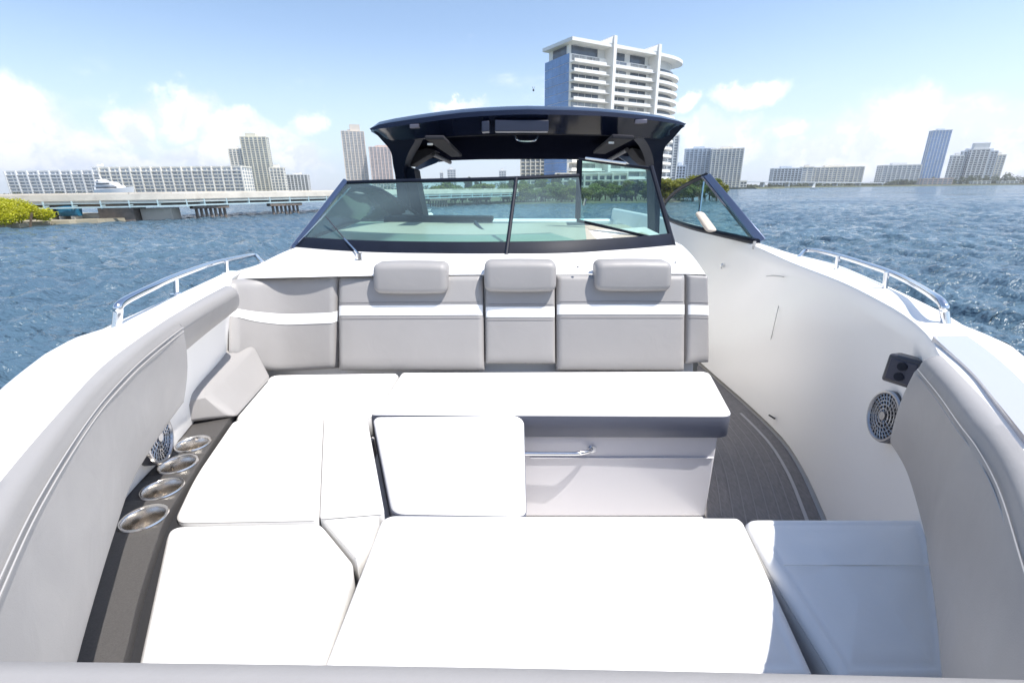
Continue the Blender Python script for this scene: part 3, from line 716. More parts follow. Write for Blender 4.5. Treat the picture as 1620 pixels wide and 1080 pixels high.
# sailboat
p = W(1289, 298.5, z=0); Y = 330; p = W(1289, 297.5, y=Y); zt = W(1289, 290, y=Y).z
e = empty('sailboat', (p.x, Y, 0), 'tiny white sailboat on the water before the cream blocks', 'sailboat')
mb = MB(); mb.loft([[Vector((p.x+sx_*k, Y+yy, zz)) for sx_, yy, zz in ((1, -w1, .9), (1, w1, .9), (1, w1*.4, -.3), (1, -w1*.4, -.3))] for k, w1 in ((-2.6, .8), (-1, 1.1), (1, 1), (2.8, .1))]); mb.build('hull', GEL, parent=e)
MB().tube([(p.x, Y, .8), (p.x, Y, zt+1)], .06, 6).build('mast', SS, parent=e)
MB().hexa([Vector((p.x-.1, Y-.02, 1.3)), Vector((p.x-2.3, Y-.02, 1.3)), Vector((p.x-2.3, Y+.02, 1.3)), Vector((p.x-.1, Y+.02, 1.3))], [Vector((p.x-.1, Y-.02, zt+.9)), Vector((p.x-.2, Y-.02, zt+.9)), Vector((p.x-.2, Y+.02, zt+.9)), Vector((p.x-.1, Y+.02, zt+.9))]).build('sail', WALLW, parent=e)
# white yacht before the long block
Y = 150
def yx(u): return W(u, 300, y=Y).x
def yz(u, v): return W(u, v, y=Y).z
e = empty('motor_yacht', (yx(182), Y, 0), 'white motor yacht with stacked decks moored before the long apartment block', 'yacht')
xs0, xs1 = yx(155), yx(212); zt = yz(180, 300)
secs = []
for t, wv, zz in ((0, 1.8, .0), (.5, 2.3, .1), (.8, 1.6, .5), (1, .15, .9)):
    x = xs0+(xs1-xs0)*t; secs.append([Vector((x, Y-wv, zt+zz)), Vector((x, Y+wv, zt+zz)), Vector((x-.8*t, Y+wv*.6, 0)), Vector((x-.8*t, Y-wv*.6, 0))])
MB().loft(secs).build('hull', GEL, parent=e)
for (a, b, v0, v1, nm) in ((156, 200, 300, 294, 'main_deck'), (158, 190, 294, 288, 'upper_deck'), (160, 174, 288, 284, 'flying_bridge')):
    z0, z1 = yz(180, v0), yz(180, v1); x0, x1 = yx(a), yx(b)
    d_ = MB().hexa([Vector((x0, Y-1.7, z0)), Vector((x1, Y-1.4, z0)), Vector((x1, Y+1.4, z0)), Vector((x0, Y+1.7, z0))], [Vector((x0+.3, Y-1.6, z1)), Vector((x1-1.4, Y-1.3, z1)), Vector((x1-1.4, Y+1.3, z1)), Vector((x0+.3, Y+1.6, z1))]).build(nm, GEL, parent=e, bevel=.08)
    MB().box((x0+.8, Y-1.74, z0+(z1-z0)*.35), (x1-1.6, Y-1.6, z0+(z1-z0)*.75)).build('window_band', GLD, parent=d_)
MB().tube([(yx(166), Y, yz(180, 285)), (yx(163), Y, yz(168, 276))], .12, 6).build('mast', GEL, parent=e)
# bird
p = W(844, 143, y=60); mb = MB()
mb.tube([p+Vector((-.02, -.3, -.05)), p, p+Vector((.03, .3, .06))], [.03, .12, .03], 8)
for s_ in (-1, 1):
    mb.hexa([p+Vector((0, -.12, 0)), p+Vector((.1*s_, -.1, .35)), p+Vector((.1*s_, .08, .35)), p+Vector((0, .12, 0))], [p+Vector((0, -.12, .02)), p+Vector((.14*s_, -.1, .36)), p+Vector((.14*s_, .08, .36)), p+Vector((0, .12, .02))])
mb.build('bird', mat('dark_feathers', (.03, .03, .035), .8), base=p, label='tiny dark bird flying in the sky left of the big white tower', category='bird')

# ------------------------------------------------------------------ the big white tower
K = W(902, 62, y=200); e1 = Vector((.868, .496, 0)); e2 = Vector((-.496, .868, 0))
HT = K.z
tw = empty('residential_tower', (K.x+20, 215, 0), 'big white balconied high rise with two tall fins, standing above the hardtop', 'building')
TM = Matrix(((e1.x, e2.x, 0, K.x), (e1.y, e2.y, 0, K.y), (0, 0, 1, 0), (0, 0, 0, 1)))
def tb_(lo, hi): return MB().box(lo, hi, TM)
FH = 3.25; NF = 17; top = HT
s1, s2, s3 = 19.0, 43.5, 66.0            # fins and end along the face
DEP = 17
curve = [(s2+ (s3-s2)*math.sin(a)*1.0, 11.0*(1-math.cos(a))) for a in [math.pi/2*k/8 for k in range(9)]]
core = [(0, 0), (s2, 0)]+[(x, y) for x, y in curve[1:]]+[(s3, DEP), (0, DEP)]
mb = MB(); mb.loft([[TM @ Vector((x, y, z)) for x, y in core] for z in (0, top-4.6)]); mb.build('wall', WALLW, parent=tw, flat=True, ang=20)
# roof canopy with overhang
mb = MB(); ov = [(-1.5, -3.4), (s2, -3.4)]+[(x+2.2, y-3.0) for x, y in curve[1:]]+[(s3+1, DEP), (-2.6, DEP-2)]
mb.loft([[TM @ Vector((x, y, z)) for x, y in ov] for z in (top-1.3, top-.1)]); mb.build('roof', WALLW, parent=tw, flat=True)
mb = MB(); mb.loft([[TM @ Vector((x*.96+.6, y*.8+1.4, z)) for x, y in core] for z in (top-4.8, top-1.2)]); mb.build('penthouse', WALLW, parent=tw, flat=True)
for k, x in enumerate((s1, s2)):
    tb_((x-.75, -4.2, 0), (x+.75, 4, top+2.6)).build('fin', WALLW, parent=tw, flat=True)
    mb = MB(); mb.hexa([TM @ Vector(q) for q in ((x-6.0, -3.2, top-.1), (x-.75, -3.6, top-.1), (x-.75, -2.2, top-.1), (x-6, -2.4, top-.1))], [TM @ Vector(q) for q in ((x-5.8, -3.2, top-.02), (x-.75, -3.6, top+2.3), (x-.75, -2.2, top+2.3), (x-5.8, -2.4, top-.02))]); mb.build('roof_wing', WALLW, parent=tw, flat=True)
bays = [(1.0, 14.6), (s1+2.0, s1+10.0), (s1+12.4, s2-3.0)]
for f in range(NF):
    zt = top-4.6-FH*f if f else top-1.3
    zb0 = zt-FH
    # windows of the front bays
    for (a, b) in bays:
        z0_ = top-4.6-FH*f; 
        w_ = tb_((a, -.12, z0_-FH+1.05), (b, -.02, z0_-.35)).build('window', random.choice([GLD, GLD, GLG, GLM]), parent=tw, flat=True)
        if f < 10:
            mb = MB()
            nm_ = 4 if b-a > 10 else 2
            for q in range(1, nm_): x = a+(b-a)*q/nm_; mb.box((x-.06, -.18, z0_-FH+1.05), (x+.06, -.12, z0_-.35), TM)
            mb.build('mullion', WALLW, parent=w_, flat=True)
    z0_ = top-4.6-FH*f
    tb_((0, -3.1, z0_-FH-.1), (s1-.8, -.13, z0_-FH+.15)).build('balcony_floor', WALLW, parent=tw, flat=True)
    tb_((0, -3.2, z0_-FH-.15), (s1-3.2, -3.0, z0_-FH+1.0)).build('balcony_front', WALLW, parent=tw, flat=True)
    tb_((s1+.8, -3.1, z0_-FH-.1), (s2-.8, -.13, z0_-FH+.15)).build('balcony_floor', WALLW, parent=tw, flat=True)
    tb_((s1+.8, -3.2, z0_-FH-.15), (s2-2.4, -3.0, z0_-FH+1.0)).build('balcony_front', WALLW, parent=tw, flat=True)
    # curved bay
    mb = MB(); inner = [(x+.04, y-.12) for x, y in curve]; outer = [(x+2.0*math.sin(math.pi/2*k/8), y-3.0*math.cos(math.pi/2*k/8)-.2) for k, (x, y) in enumerate(curve)]
    mb.loft([[TM @ Vector((x, y, z)) for x, y in (i_, o_) for z in (0,)][:0] or [TM @ Vector((i_[0], i_[1], z0_-FH-.15)), TM @ Vector((o_[0], o_[1], z0_-FH-.15)), TM @ Vector((o_[0], o_[1], z0_-FH+1.0)), TM @ Vector((o_[0]*.997+i_[0]*.003, o_[1]+.15, z0_-FH+1.0)), TM @ Vector((o_[0], o_[1]+.2, z0_-FH+.1)), TM @ Vector((i_[0], i_[1], z0_-FH+.1))] for i_, o_ in zip(inner, outer)])
    mb.build('balcony_front', WALLW, parent=tw, flat=True)
    mb = MB(); mb.loft([[TM @ Vector((i_[0], i_[1]-.04, z0_-FH+1.05)), TM @ Vector((i_[0], i_[1]-.04, z0_-.35)), TM @ Vector((i_[0], i_[1]+.1, z0_-.35)), TM @ Vector((i_[0], i_[1]+.1, z0_-FH+1.05))] for i_ in inner[:6]]); mb.build('window', GLD, parent=tw, flat=True)
    # blue glass side, one band a storey
    w_ = tb_((-.14, .3, z0_-FH+.18), (-.02, DEP-.2, z0_)).build('glass_band', GLB, parent=tw, flat=True)
    if f < 12:
        mb = MB()
        for q in range(1, 6): y_ = .3+(DEP-.5)*q/6; mb.box((-.17, y_-.04, z0_-FH+.18), (-.14, y_+.04, z0_), TM)
        mb.build('mullion', GLB, parent=w_, flat=True)
# penthouse windows
for (a, b) in bays: tb_((a+.7, 1.26, top-4.3), (b, 1.45, top-1.5)).build('window', GLD, parent=tw, flat=True)
tb_((.42, 3, top-4.4), (.65, DEP-5, top-1.5)).build('window', GLD, parent=tw, flat=True)

# ================================================================== THE MOTORBOAT (boat frame)
BB0 = Vector((.1, 3.2, CZ-1.32))
boat = empty('motorboat', BB0, 'white motorboat seen from its bow lounge, with navy hardtop and tinted windshield', 'boat', frame='B')
def pl_(lst, d): return [P(u, v, d) for u, v in lst]
OLp = pl_([(453, 397), (415, 416), (355, 435), (272, 471), (220, 495), (168, 518), (135, 537), (98, 541), (62, 567), (0, 616), (-110, 730)], .42)
ORp = pl_([(1250, 402), (1320, 418), (1400, 452), (1490, 495), (1550, 531), (1592, 541), (1640, 582), (1760, 700)], .42)
bowL = [D(-1.0, .42, .42), D(-.93, -.1, .42), D(-.74, -.7, .42), D(-.42, -1.25, .42), D(0, -1.5, .42)]
bowR = [D(1.04, .42, .42), D(.97, -.1, .42), D(.77, -.7, .42), D(.44, -1.25, .42), D(0, -1.5, .42)]
aftL = [D(-1.60, 9.5, .36), D(-1.75, 6.5, .38), D(-1.74, 4.6, .40)]
aftR = [D(2.05, 9.5, .36), D(2.12, 6.5, .38), D(2.04, 4.6, .40)]
OL = resample(cat(aftL+OLp+bowL, 4), 90); OR = resample(cat(aftR+ORp+bowR, 4), 90)
def near(curve, y):
    """point of a curve at length y"""
    for a, b in zip(curve, curve[1:]):
        if (a.y-y)*(b.y-y) <= 0 and abs(a.y-b.y) > 1e-9:
            return a.lerp(b, (y-a.y)/(b.y-a.y))
    return min(curve, key=lambda p: abs(p.y-y)).copy()
# hull outside
def hull_side(O, sgn):
    secs = []
    for p in O:
        f = max(0, min(1, (p.y+1.5)/3.4)); dx = -sgn
        q = Vector((p.x*(1), p.y, p.z))
        secs.append([q+Vector((0, 0, .0)), q+Vector((sgn*.03, 0, -.02)), q+Vector((sgn*.03, 0, -.07)), q+Vector((-sgn*.01, 0, -.10)), Vector((p.x*.93, p.y+.1*(1-f), CZ-1.4)), Vector((p.x*.74, p.y+.45*(1-f), CZ-2.2)), Vector((p.x*.45, p.y+.9*(1-f), CZ-2.95))])
    return secs
mb = MB(); mb.loft(hull_side(OL, -1), closed=False); mb.loft(hull_side(OR, 1), closed=False); mb.build('hull', GEL, parent=boat, ang=50)
mb = MB(); mb.tube([p+Vector((-.03, 0, -.05)) for p in OL], .014, 6); mb.tube([p+Vector((.03, 0, -.05)) for p in OR], .014, 6); mb.build('rub_rail', SS, parent=boat)
# inner edges of the side decks (liner tops)
LT = [D(-.45, .0, .405)]+[P(u+8, v+5, .405) for u, v in ((-260, 1120), (-120, 900), (0, 747), (98, 640), (155, 580), (207, 541), (259, 505), (311, 474), (352, 452))]+[D(-1.36, 2.2, .405), D(-1.40, 2.34, .405)]
RT = [D(.45, .0, .405)]+[P(u-8, v+5, .405) for u, v in ((1900, 1120), (1790, 930), (1700, 800), (1620, 697), (1569, 635), (1522, 588), (1497, 562))]+[P(1473, 536, .405), P(1440, 505, .405), P(1400, 480, .405), P(1330, 445, .405), P(1250, 414, .405)]+[D(1.87, 3.64, .405), D(1.99, 4.6, .40), D(2.07, 6.3, .385), D(2.0, 9.4, .365)]
LTc = resample(cat(LT, 6), 60); RTc = resample(cat(RT, 6), 90)
def strip(A, B, z=.0):
    """deck between inner curve A and the outer curve B at equal length y"""
    secs = []
    for p in A:
        q = near(B, p.y); q = Vector((q.x, p.y, q.z)); secs.append([p, p.lerp(q, .25)+Vector((0, 0, .012)), p.lerp(q, .6)+Vector((0, 0, .018)), p.lerp(q, .92)+Vector((0, 0, .008)), q])
    return secs
mb = MB()
mb.loft(strip(LTc, OL), closed=False); mb.loft(strip(RTc, OR), closed=False)
# bow deck ahead of the front pad
fl = [near(OL, y) for y in (.13, -.1, -.4, -.7, -1.0, -1.25, -1.42, -1.495)]; fr = [near(OR, y) for y in (.13, -.1, -.4, -.7, -1.0, -1.25, -1.42, -1.495)]
mb.loft([[a.lerp(b, k/8)+Vector((0, 0, -.007)) for k in range(9)] for a, b in zip(fl, fr)], closed=False)
# deck behind the backrests up to the windshield
RA = [P(u, v, .42) for u, v in ((375, 441), (535, 437), (640, 435), (765, 434), (880, 433), (1000, 433), (1087, 433), (1116, 434))]
RB = [P(u, v, .35) for u, v in ((466, 392), (560, 399), (680, 402), (797, 402.5), (880, 401), (960, 398), (1020, 394), (1079, 388))]
RBB = [p+Vector((0, .9, .05)) for p in RB]
for A_, B_ in ((RA, RB), (RB, RBB)):
    secs = []
    for k in range(9 if A_ is RA else 2):
        t = k/(8 if A_ is RA else 1)
        secs.append([a.lerp(b, t)+Vector((0, 0, .012*math.sin(math.pi*t) if A_ is RA else 0)) for a, b in zip(A_, B_)])
    mb.loft(secs, closed=False)
# left corner infill
tail = [p for p in OL if 2.32 < p.y < 4.0][::-1]
mb.add([RA[0], LTc[-1]]+[near(OL, 2.32)]+tail+[RBB[0], RB[0]], [range(len(tail)+5)])
mb.build('deck', GEL, parent=boat, ang=35)
# console side facing the walkway
mb = MB(); cs = [RA[-1], RB[-1], D(1.14, 3.4, .34), D(1.16, 5.2, .34)]
mb.loft([[Vector((p.x, p.y, p.z-.0)), Vector((p.x+.02, p.y, p.z-.05)), Vector((p.x+.03, p.y, CZ-1.44))] for p in cs], closed=False); mb.build('console_side', GEL, parent=boat)
# starboard inner wall
fl_ = [D(0.655, 0.055, 1.42), D(0.786, 0.328, 1.42), D(0.961, 0.634, 1.42), D(1.092, 0.896, 1.42), D(1.278, 1.289, 1.42), D(1.453, 1.770, 1.42), D(1.573, 2.130, 1.42), D(1.638, 2.458, 1.42), D(1.649, 2.949, 1.42), D(1.638, 3.430, 1.42), D(1.638, 4.042, 1.42), D(1.693, 5.462, 1.42), D(1.748, 7.646, 1.42), D(1.748, 10.268, 1.42)]
FLc = resample(cat(fl_, 6), 90)
secs = []
for i, p in enumerate(RTc):
    q = near(FLc, p.y); q.y = p.y
    row = []
    for k in range(13):
        t = k/12; bow_ = math.sin(math.pi*t)*.035
        row.append(p.lerp(q, t)+Vector((bow_, 0, 0)))
    row[0] = p+Vector((0, 0, .0)); row.insert(1, p+Vector((-.006, 0, -.012)))
    secs.append(row)
mb = MB(); mb.loft(secs, closed=False); wall = mb.build('starboard_inner_wall', GEL, parent=boat, ang=50); WALLS = secs
# seams, latches and fittings on the wall
def on_wall(u, v):
    best = None
    for row in WALLS:
        for p in row:
            q = HEEL.inverted()  # stay in boat frame
            d = p-CAM; f = d.dot(F0); uu = 810+FPX*d.dot(R0)/f; vv = 540-FPX*d.dot(U0)/f
            e_ = (uu-u)**2+(vv-v)**2
            if best is None or e_ < best[0]: best = (e_, p)
    return best[1].copy()
def ray_at(u, v, p): r = ray(u, v); return CAM + r*((p-CAM).length/r.length*.998)
for pts in (((1235, 470), (1228, 500), (1217, 548)), ((1212, 437), (1222, 436), (1240, 438))):
    q = [ray_at(u, v, on_wall(u, v)) for u, v in pts]
    MB().tube(q, .0022, 5).build('panel_seam', mat('panel_seam_grey', (.42, .41, .40), .6), parent=boat)  # even light grey for the joint lines of the wall
for (u, v) in ((1143, 421), (1199, 492)):
    q = on_wall(u, v); r_ = ray(u, v).normalized(); c_ = ray_at(u, v, q)
    mb = MB(); mb.tube([c_+Vector((0, 0, .022)), c_+Vector((-.012, 0, .012)), c_+Vector((-.012, 0, -.012)), c_+Vector((0, 0, -.022))], .006, 8); mb.tube([c_+Vector((.01, 0, 0)), c_+Vector((-.012, 0, 0))], .012, 12)
    mb.build('latch', SS, parent=boat)
q = ray_at(1221, 660, on_wall(1221, 660)); MB().tube([q+Vector((0, -.03, .008)), q+Vector((0, .03, .0)), ], .006, 6).build('drain_slot', HOLE, parent=boat)
q = ray_at(1193, 388, on_wall(1193, 395)); MB().box(q-Vector((.01, .004, .03)), q+Vector((.01, .004, .03))).build('panel_seam', mat('panel_seam_grey', (.42, .41, .40), .6), parent=boat)
# floor
mb = MB(); FP = [p for p in FLc]
mb.loft([[Vector((p.x+.12, p.y, CZ-1.455)), Vector((-1.3, p.y, CZ-1.455))] for p in FP], closed=False); mb.build('floor', GEL, parent=boat)
mb = MB(); mat_pts = [p for p in FLc if .9 < p.y < 5.5]
mb.loft([[Vector((p.x-.015, p.y, CZ-1.438)), Vector((p.x-.015, p.y, CZ-1.45)), Vector((.9, p.y, CZ-1.45)), Vector((.9, p.y, CZ-1.438))] for p in mat_pts]); fm = mb.build('floor_mat', FLOOR, parent=boat)
mb = MB()
mb.loft([[Vector((p.x-.075-.02*max(0, p.y-2), p.y, CZ-1.4350)), Vector((p.x-.092-.02*max(0, p.y-2), p.y, CZ-1.4350))] for p in mat_pts if p.y < 2.8], closed=False)
mb.build('border_line', LINE, parent=fm, flat=True)
for k in range(9):
    off = .14+.055*k; mb = MB()
    mb.loft([[Vector((p.x-off, p.y, CZ-1.4352)), Vector((p.x-off-.005, p.y, CZ-1.4352))] for p in mat_pts if p.x-off > .95], closed=False); mb.build('plank_groove', mat('groove_light_grey', (.27, .26, .26), .7), parent=fm, flat=True)

# port liner wall, ledge with cup holders
lb = [D(-.62, .05, .89), D(-.74, .3, .89), D(-.87, .62, .89), D(-1.145, 1.077, .89), D(-1.235, 1.447, .89), D(-1.32, 1.8, .89), D(-1.38, 2.32, .89)]
LBc = resample(cat(lb, 6), 60)
secs2 = []
for a in LTc:
    b = near(LBc, a.y); b.y = a.y; secs2.append([a.lerp(b, k/8)+Vector((-.02*math.sin(math.pi*k/8), 0, 0)) for k in range(9)])
mb = MB(); mb.loft(secs2, closed=False); mb.build('port_inner_wall', GEL, parent=boat, ang=50)
ledge_in = pl_([(176, 1110), (199, 1030), (222, 935), (256, 832), (281, 786), (323, 720), (364, 660), (372, 648)], .895)
ledge_out = [D(-.80, .5, .895), D(-.90, .65, .895), D(-.98, .80, .895), D(-1.17, 1.07, .895), D(-1.21, 1.16, .895), D(-1.28, 1.43, .895), D(-1.33, 1.66, .895), D(-1.36, 1.85, .895)]
li = resample(cat(ledge_in, 5), 40); lo_ = resample(cat(ledge_out, 5), 40)
mb = MB(); mb.loft([[a, b, b+Vector((0, 0, -.13)), a+Vector((.006, 0, -.13))] for a, b in zip(li, lo_)])
ledge = mb.build('side_ledge', LEDGE, parent=boat, ang=35)
cups = [(228, 819), (257, 772.5), (282, 734), (305, 702)]
cutters = []
MB().loft([[a+Vector((-.02, 0, -.03)), a+Vector((.06, 0, -.03)), a+Vector((.06, 0, -.06)), a+Vector((-.02, 0, -.06))] for a in li]).build('gap_shade_strip', GAPSH, parent=boat)  # dark strip added to paint the shade in the gap beside the ledge
cpos = [P(u, v, .895) for u, v in cups]
CR = .052
for c in cpos:
    k = MB(); k.tube([c+Vector((0, 0, .03)), c+Vector((0, 0, -.10))], CR, 40); o = k.build('cutter', LEDGE, base=BASE[boat.name], frame='W')
    o.matrix_world = Matrix.Identity(4); cutters.append(o)
bpy.context.view_layer.update()
for o in cutters:
    # the cutters live in the ledge's own coordinates
    md = ledge.modifiers.new('hole', 'BOOLEAN'); md.operation = 'DIFFERENCE'; md.solver = 'EXACT'; md.object = o
    o.parent = ledge
bpy.context.view_layer.update()
dg = bpy.context.evaluated_depsgraph_get(); me2 = bpy.data.meshes.new_from_object(ledge.evaluated_get(dg)); ledge.modifiers.clear(); ledge.data = me2
for o in cutters: bpy.data.objects.remove(o, do_unlink=True)
for c in cpos:
    mb = MB(); n = 40; prof = [(CR-.004, -.088), (CR-.0035, -.05), (CR-.002, .0), (CR+.001, .004), (CR+.006, .0045), (CR+.008, .001)]
    ri = [[c+Vector((r*math.cos(2*math.pi*k/n), r*math.sin(2*math.pi*k/n), z)) for k in range(n)] for r, z in prof]
    mb.loft(ri, True, False); mb.add([p for p in ri[0]], [range(n)])
    mb.build('cup_holder', SSB, parent=boat, ang=50)

# ---- seat bases and backing
BSE = mat('seat_base_gelcoat', (.57, .56, .59), .25, coat=.3)
def basebox(pts, ztop_d, zbot_d, name='seat_base'):
    mb = MB(); mb.loft([[Vector((p[0], p[1], CZ-d)) for p in pts] for d in (ztop_d, zbot_d)]); return mb.build(name, BSE, parent=boat, bevel=.008)
basebox([(-.58, 1.765), (.905, 1.765), (.985, 2.24), (-.58, 2.24)], 1.021, 1.45)
basebox([(-1.12, 1.1), (-.60, 1.1), (-.60, 2.24), (-1.26, 2.24)], 1.021, 1.45)
basebox([(-.62, .36), (-.36, .36), (-.36, 1.08), (-.90, 1.08)], 1.021, 1.45)
basebox([(-.34, .36), (.66, .36), (.98, 1.06), (-.34, 1.06)], 1.021, 1.45)
basebox([(-.56, 1.16), (.02, 1.16), (.02, 1.70), (-.56, 1.70)], 1.03, 1.45, 'footstool_base')
# moulded panel line on the base front
MB().box((.08, 1.757, CZ-1.135), (.90, 1.766, CZ-1.13)).build('base_rib', BSE, parent=boat, bevel=.002)
# handle under the aft seat
hz = P(900, 717, y=1.735)
mb = MB(); hp = [P(700, 716, y=1.72), P(885, 717, y=1.72), P(915, 716.5, y=1.72), P(932, 713, y=1.74), P(936, 709, y=1.768)]
mb.tube(cat(hp, 4), .009, 10); mb.tube([hp[-1]+Vector((0, -.008, 0)), hp[-1]+Vector((0, .004, 0))], .018, 14)
mb.build('grab_handle', SS, parent=boat)
# backing board behind the backrests
mb = MB(); mb.loft([[Vector((x, 2.42 if x > -1.1 else 2.38, CZ-.43)), Vector((x, 2.30, CZ-1.0))] for x in (-1.38, -1.1, 0, .99)], closed=False); mb.build('backrest_board', GEL, parent=boat)

# ---- the backrests
def quadpix(px, ys=(2.235, 2.235, 2.325, 2.325)):
    return [P(u, v, y=y) for (u, v), y in zip(px, ys)]
OUT = Vector((0, -1, .1))
def backrest(px, label=None, stripe=(.585, .69), depth=.09, r=.032, puff=.10, ys=(2.20, 2.20, 2.345, 2.345), roll=None):
    c = quadpix(px, ys); mb = MB(); f = pad(mb, c, depth, r, puff, 12, OUT)
    o = mb.build('backrest', GV, parent=boat, ang=70)
    if label: o['label'] = label
    n = 26; t0, t1 = stripe
    w_ = (c[1]-c[0]).length; e = .004/w_
    mb = MB(); ss = [e+(1-2*e)*(.5-.5*math.cos(math.pi*k/n)) for k in range(n+1)]
    rows = [[f(s, t, .0025) for s in ss] for t in (t0, t0+.002, (t0+t1)/2, t1-.002, t1)]
    mb.loft(rows, closed=False); mb.build('stripe', WVS, parent=o, ang=70)
    for tq in (t0-.035, t1+.03):
        MB().tube([f(s_, tq, .0012) for s_ in ss[2:-2]], .0013, 4).build('stitching', SEAMG, parent=o)
    return o, f
backrest([(534, 586.5), (766, 586.5), (764, 435), (533, 437)], 'grey backrest second from the left, with white stripe and pillow')
backrest([(881, 586.5), (1085, 586.5), (1086, 434), (880, 434)], 'grey backrest right of the narrow centre section')
backrest([(768, 575), (879, 575), (878, 440), (767, 440)], 'narrow centre backrest section that folds down', stripe=(.545, .665), depth=.075, r=.02, ys=(2.215, 2.215, 2.345, 2.345))
backrest([(1088, 575), (1124, 573), (1122, 436), (1088, 434)], 'slim end backrest section against the walkway', stripe=(.55, .66), depth=.07, r=.018, ys=(2.23, 2.26, 2.345, 2.37))
# curved corner backrest at the left
ca = cat([P(428, 588, .885), P(455, 588, .885), P(533, 586, .885)], 6); cb_ = []
lo3 = [P(372, 560, y=1.99), P(402, 580, y=2.09), P(440, 589, y=2.2), P(486, 588, y=2.24), P(533, 585, y=2.245)]
hi3 = [P(366, 446, y=2.14), P(400, 443, y=2.24), P(440, 441, y=2.31), P(486, 439, y=2.335), P(532, 438, y=2.335)]
lo3 = resample(cat(lo3, 6), 28); hi3 = resample(cat(hi3, 6), 28)
def corner_pt(i, t, o=0):
    a, b = lo3[i], hi3[i]; tt = lo3[min(i+1, 27)]-lo3[max(i-1, 0)]; n = Vector((tt.y, -tt.x, 0)).normalized()
    s = i/27; d = .07; r = .03; h = (b-a).length; k = 1
    dt = min(t, 1-t)*h; ds = min(s, 1-s)*.62
    for q in (dt, ds):
        if q < r: k *= math.sqrt(max(0, 1-(1-q/r)**2))
    return a.lerp(b, t) - n*d*(1-k)*.45 + n*(.008*math.sin(math.pi*t)+o) 
mb = MB(); tg = [0, .012, .03, .06, .1, .2, .35, .5, .65, .8, .9, .94, .97, .988, 1]
mb.loft([[corner_pt(i, t) for t in tg] for i in range(28)], closed=False)
back = lambda i, t: lo3[i].lerp(hi3[i], t)+Vector((-.02, .07, 0))
for t in (0, 1): mb.loft([[corner_pt(i, t), back(i, t)] for i in range(28)], closed=False)
for i in (0, 27): mb.loft([[corner_pt(i, t), back(i, t)] for t in tg], closed=False)
o = mb.build('backrest', GV, parent=boat, ang=70); o['label'] = 'curved corner backrest at the left end with a white stripe'
mb = MB(); mb.loft([[corner_pt(i, t, .0028) for t in (.52, .56, .60, .632)] for i in range(28)], closed=False); mb.build('stripe', WVS, parent=o, ang=70)

# ---- pillows on the backrests
def pillow(u0, u1, v0, v1, label, y=2.275, dep=.14, wcy=0):
    c = [P(u0, v1, y=y), P(u1, v1, y=y), P(u1, v0, y=y+.02), P(u0, v0, y=y+.02)]
    mb = MB(); w_ = (c[1]-c[0]).length; h_ = (c[3]-c[0]).length
    # rounded bar: loft of rounded rectangles across x
    secs = []; n = 36; rr = .034
    xs = [0, .002, .006, .013, .024, .036]; X = xs+[.1, w_*.3, w_/2, w_*.7, w_-.1]+[w_-q for q in xs[::-1]]
    for x in X:
        e_ = min(x, w_-x); k = math.sqrt(max(0, 1-(1-min(e_/.036, 1))**2)); sh = .028*(1-k)
        row = []
        hh = h_/2-sh; dd = dep/2-sh; rad = max(.006, rr-sh*.6)
        for q in range(n):
            a = 2*math.pi*(q+.5)/n; ca_, sa_ = math.cos(a), math.sin(a)
            px_ = (dd-rad)*(1 if ca_ > 0 else -1)+rad*ca_; pz_ = (hh-rad)*(1 if sa_ > 0 else -1)+rad*sa_
            row.append(c[0].lerp(c[1], x/w_)+Vector((0, dep/2+px_+.01*(pz_/hh), h_/2+pz_+.004*math.sin(math.pi*x/w_)*(1 if pz_ > 0 else -1))))
        secs.append(row)
    mb.loft(secs); o = mb.build('headrest', GV, parent=boat, ang=60); o['label'] = label
    for s_ in (.12, .88):
        q = c[0].lerp(c[1], s_)+Vector((0, dep*.7, .0)); MB().tube([q+Vector((0, 0, .04)), q+Vector((0, .02, .0))], .008, 8).build('post', SS, parent=o)
    return o
pillow(591, 708, 418, 465, 'left headrest bolster')
pillow(766, 880, 415, 462, 'centre headrest bolster')
pillow(942, 1062, 415, 461, 'right headrest bolster')

# ---- side panels (padded coamings)
def coaming(Apx, Bpx, Cpx, nb, name, matl, label, extra=None, seam=True, roll=.06):
    A = [P(u, v, .385) for u, v in Apx]; B = [P(u, v, .395) for u, v in Bpx]; C_ = [P(u, v, d) for u, v, d in Cpx]
    sub = 7
    A, B, C_ = (cat(q, sub) for q in (A, B, C_))
    secs = []
    n = len(A); sg = 1 if A[0].x < 0 else -1
    for i in range(n):
        a, b, c = A[i], B[i], C_[i]
        inward = (b-a); inward.z = 0; inward = inward.normalized() if inward.length > 1e-4 else Vector((sg, 0, 0))
        row = [c-inward*.09+Vector((0, 0, 0)), a-inward*.005+Vector((0, 0, -.12)), a-inward*.004+Vector((0, 0, -.03)), a+inward*.006+Vector((0, 0, -.006)), a.lerp(b, .3)+Vector((0, 0, .005)), a.lerp(b, .65)+Vector((0, 0, .006)), a.lerp(b, .92)+Vector((0, 0, .002)), b+Vector((0, 0, -.006)), b+inward*.002+Vector((0, 0, -.014)), b+inward*.007+Vector((0, 0, -.024))]
        for t in (.12, .25, .4, .55, .7, .83, .92, .97): row.append(b.lerp(c, t)+inward*(.007+.014*math.sin(math.pi*t)))
        row += [b.lerp(c, .993)+inward*.001, c-inward*.012, c-inward*.05]
        secs.append(row)
    # soften the ends
    def shrink(row, f):
        g = sum(row, Vector())/len(row); return [g+(p-g)*f for p in row]
    return A, B, C_, secs, shrink
LA = [(-260, 1120), (-120, 900), (0, 747), (98, 640), (155, 580), (207, 541), (259, 505)]
LB = [(-190, 1190), (-60, 960), (42, 770), (130, 645), (185, 585), (236, 541), (283, 508)]
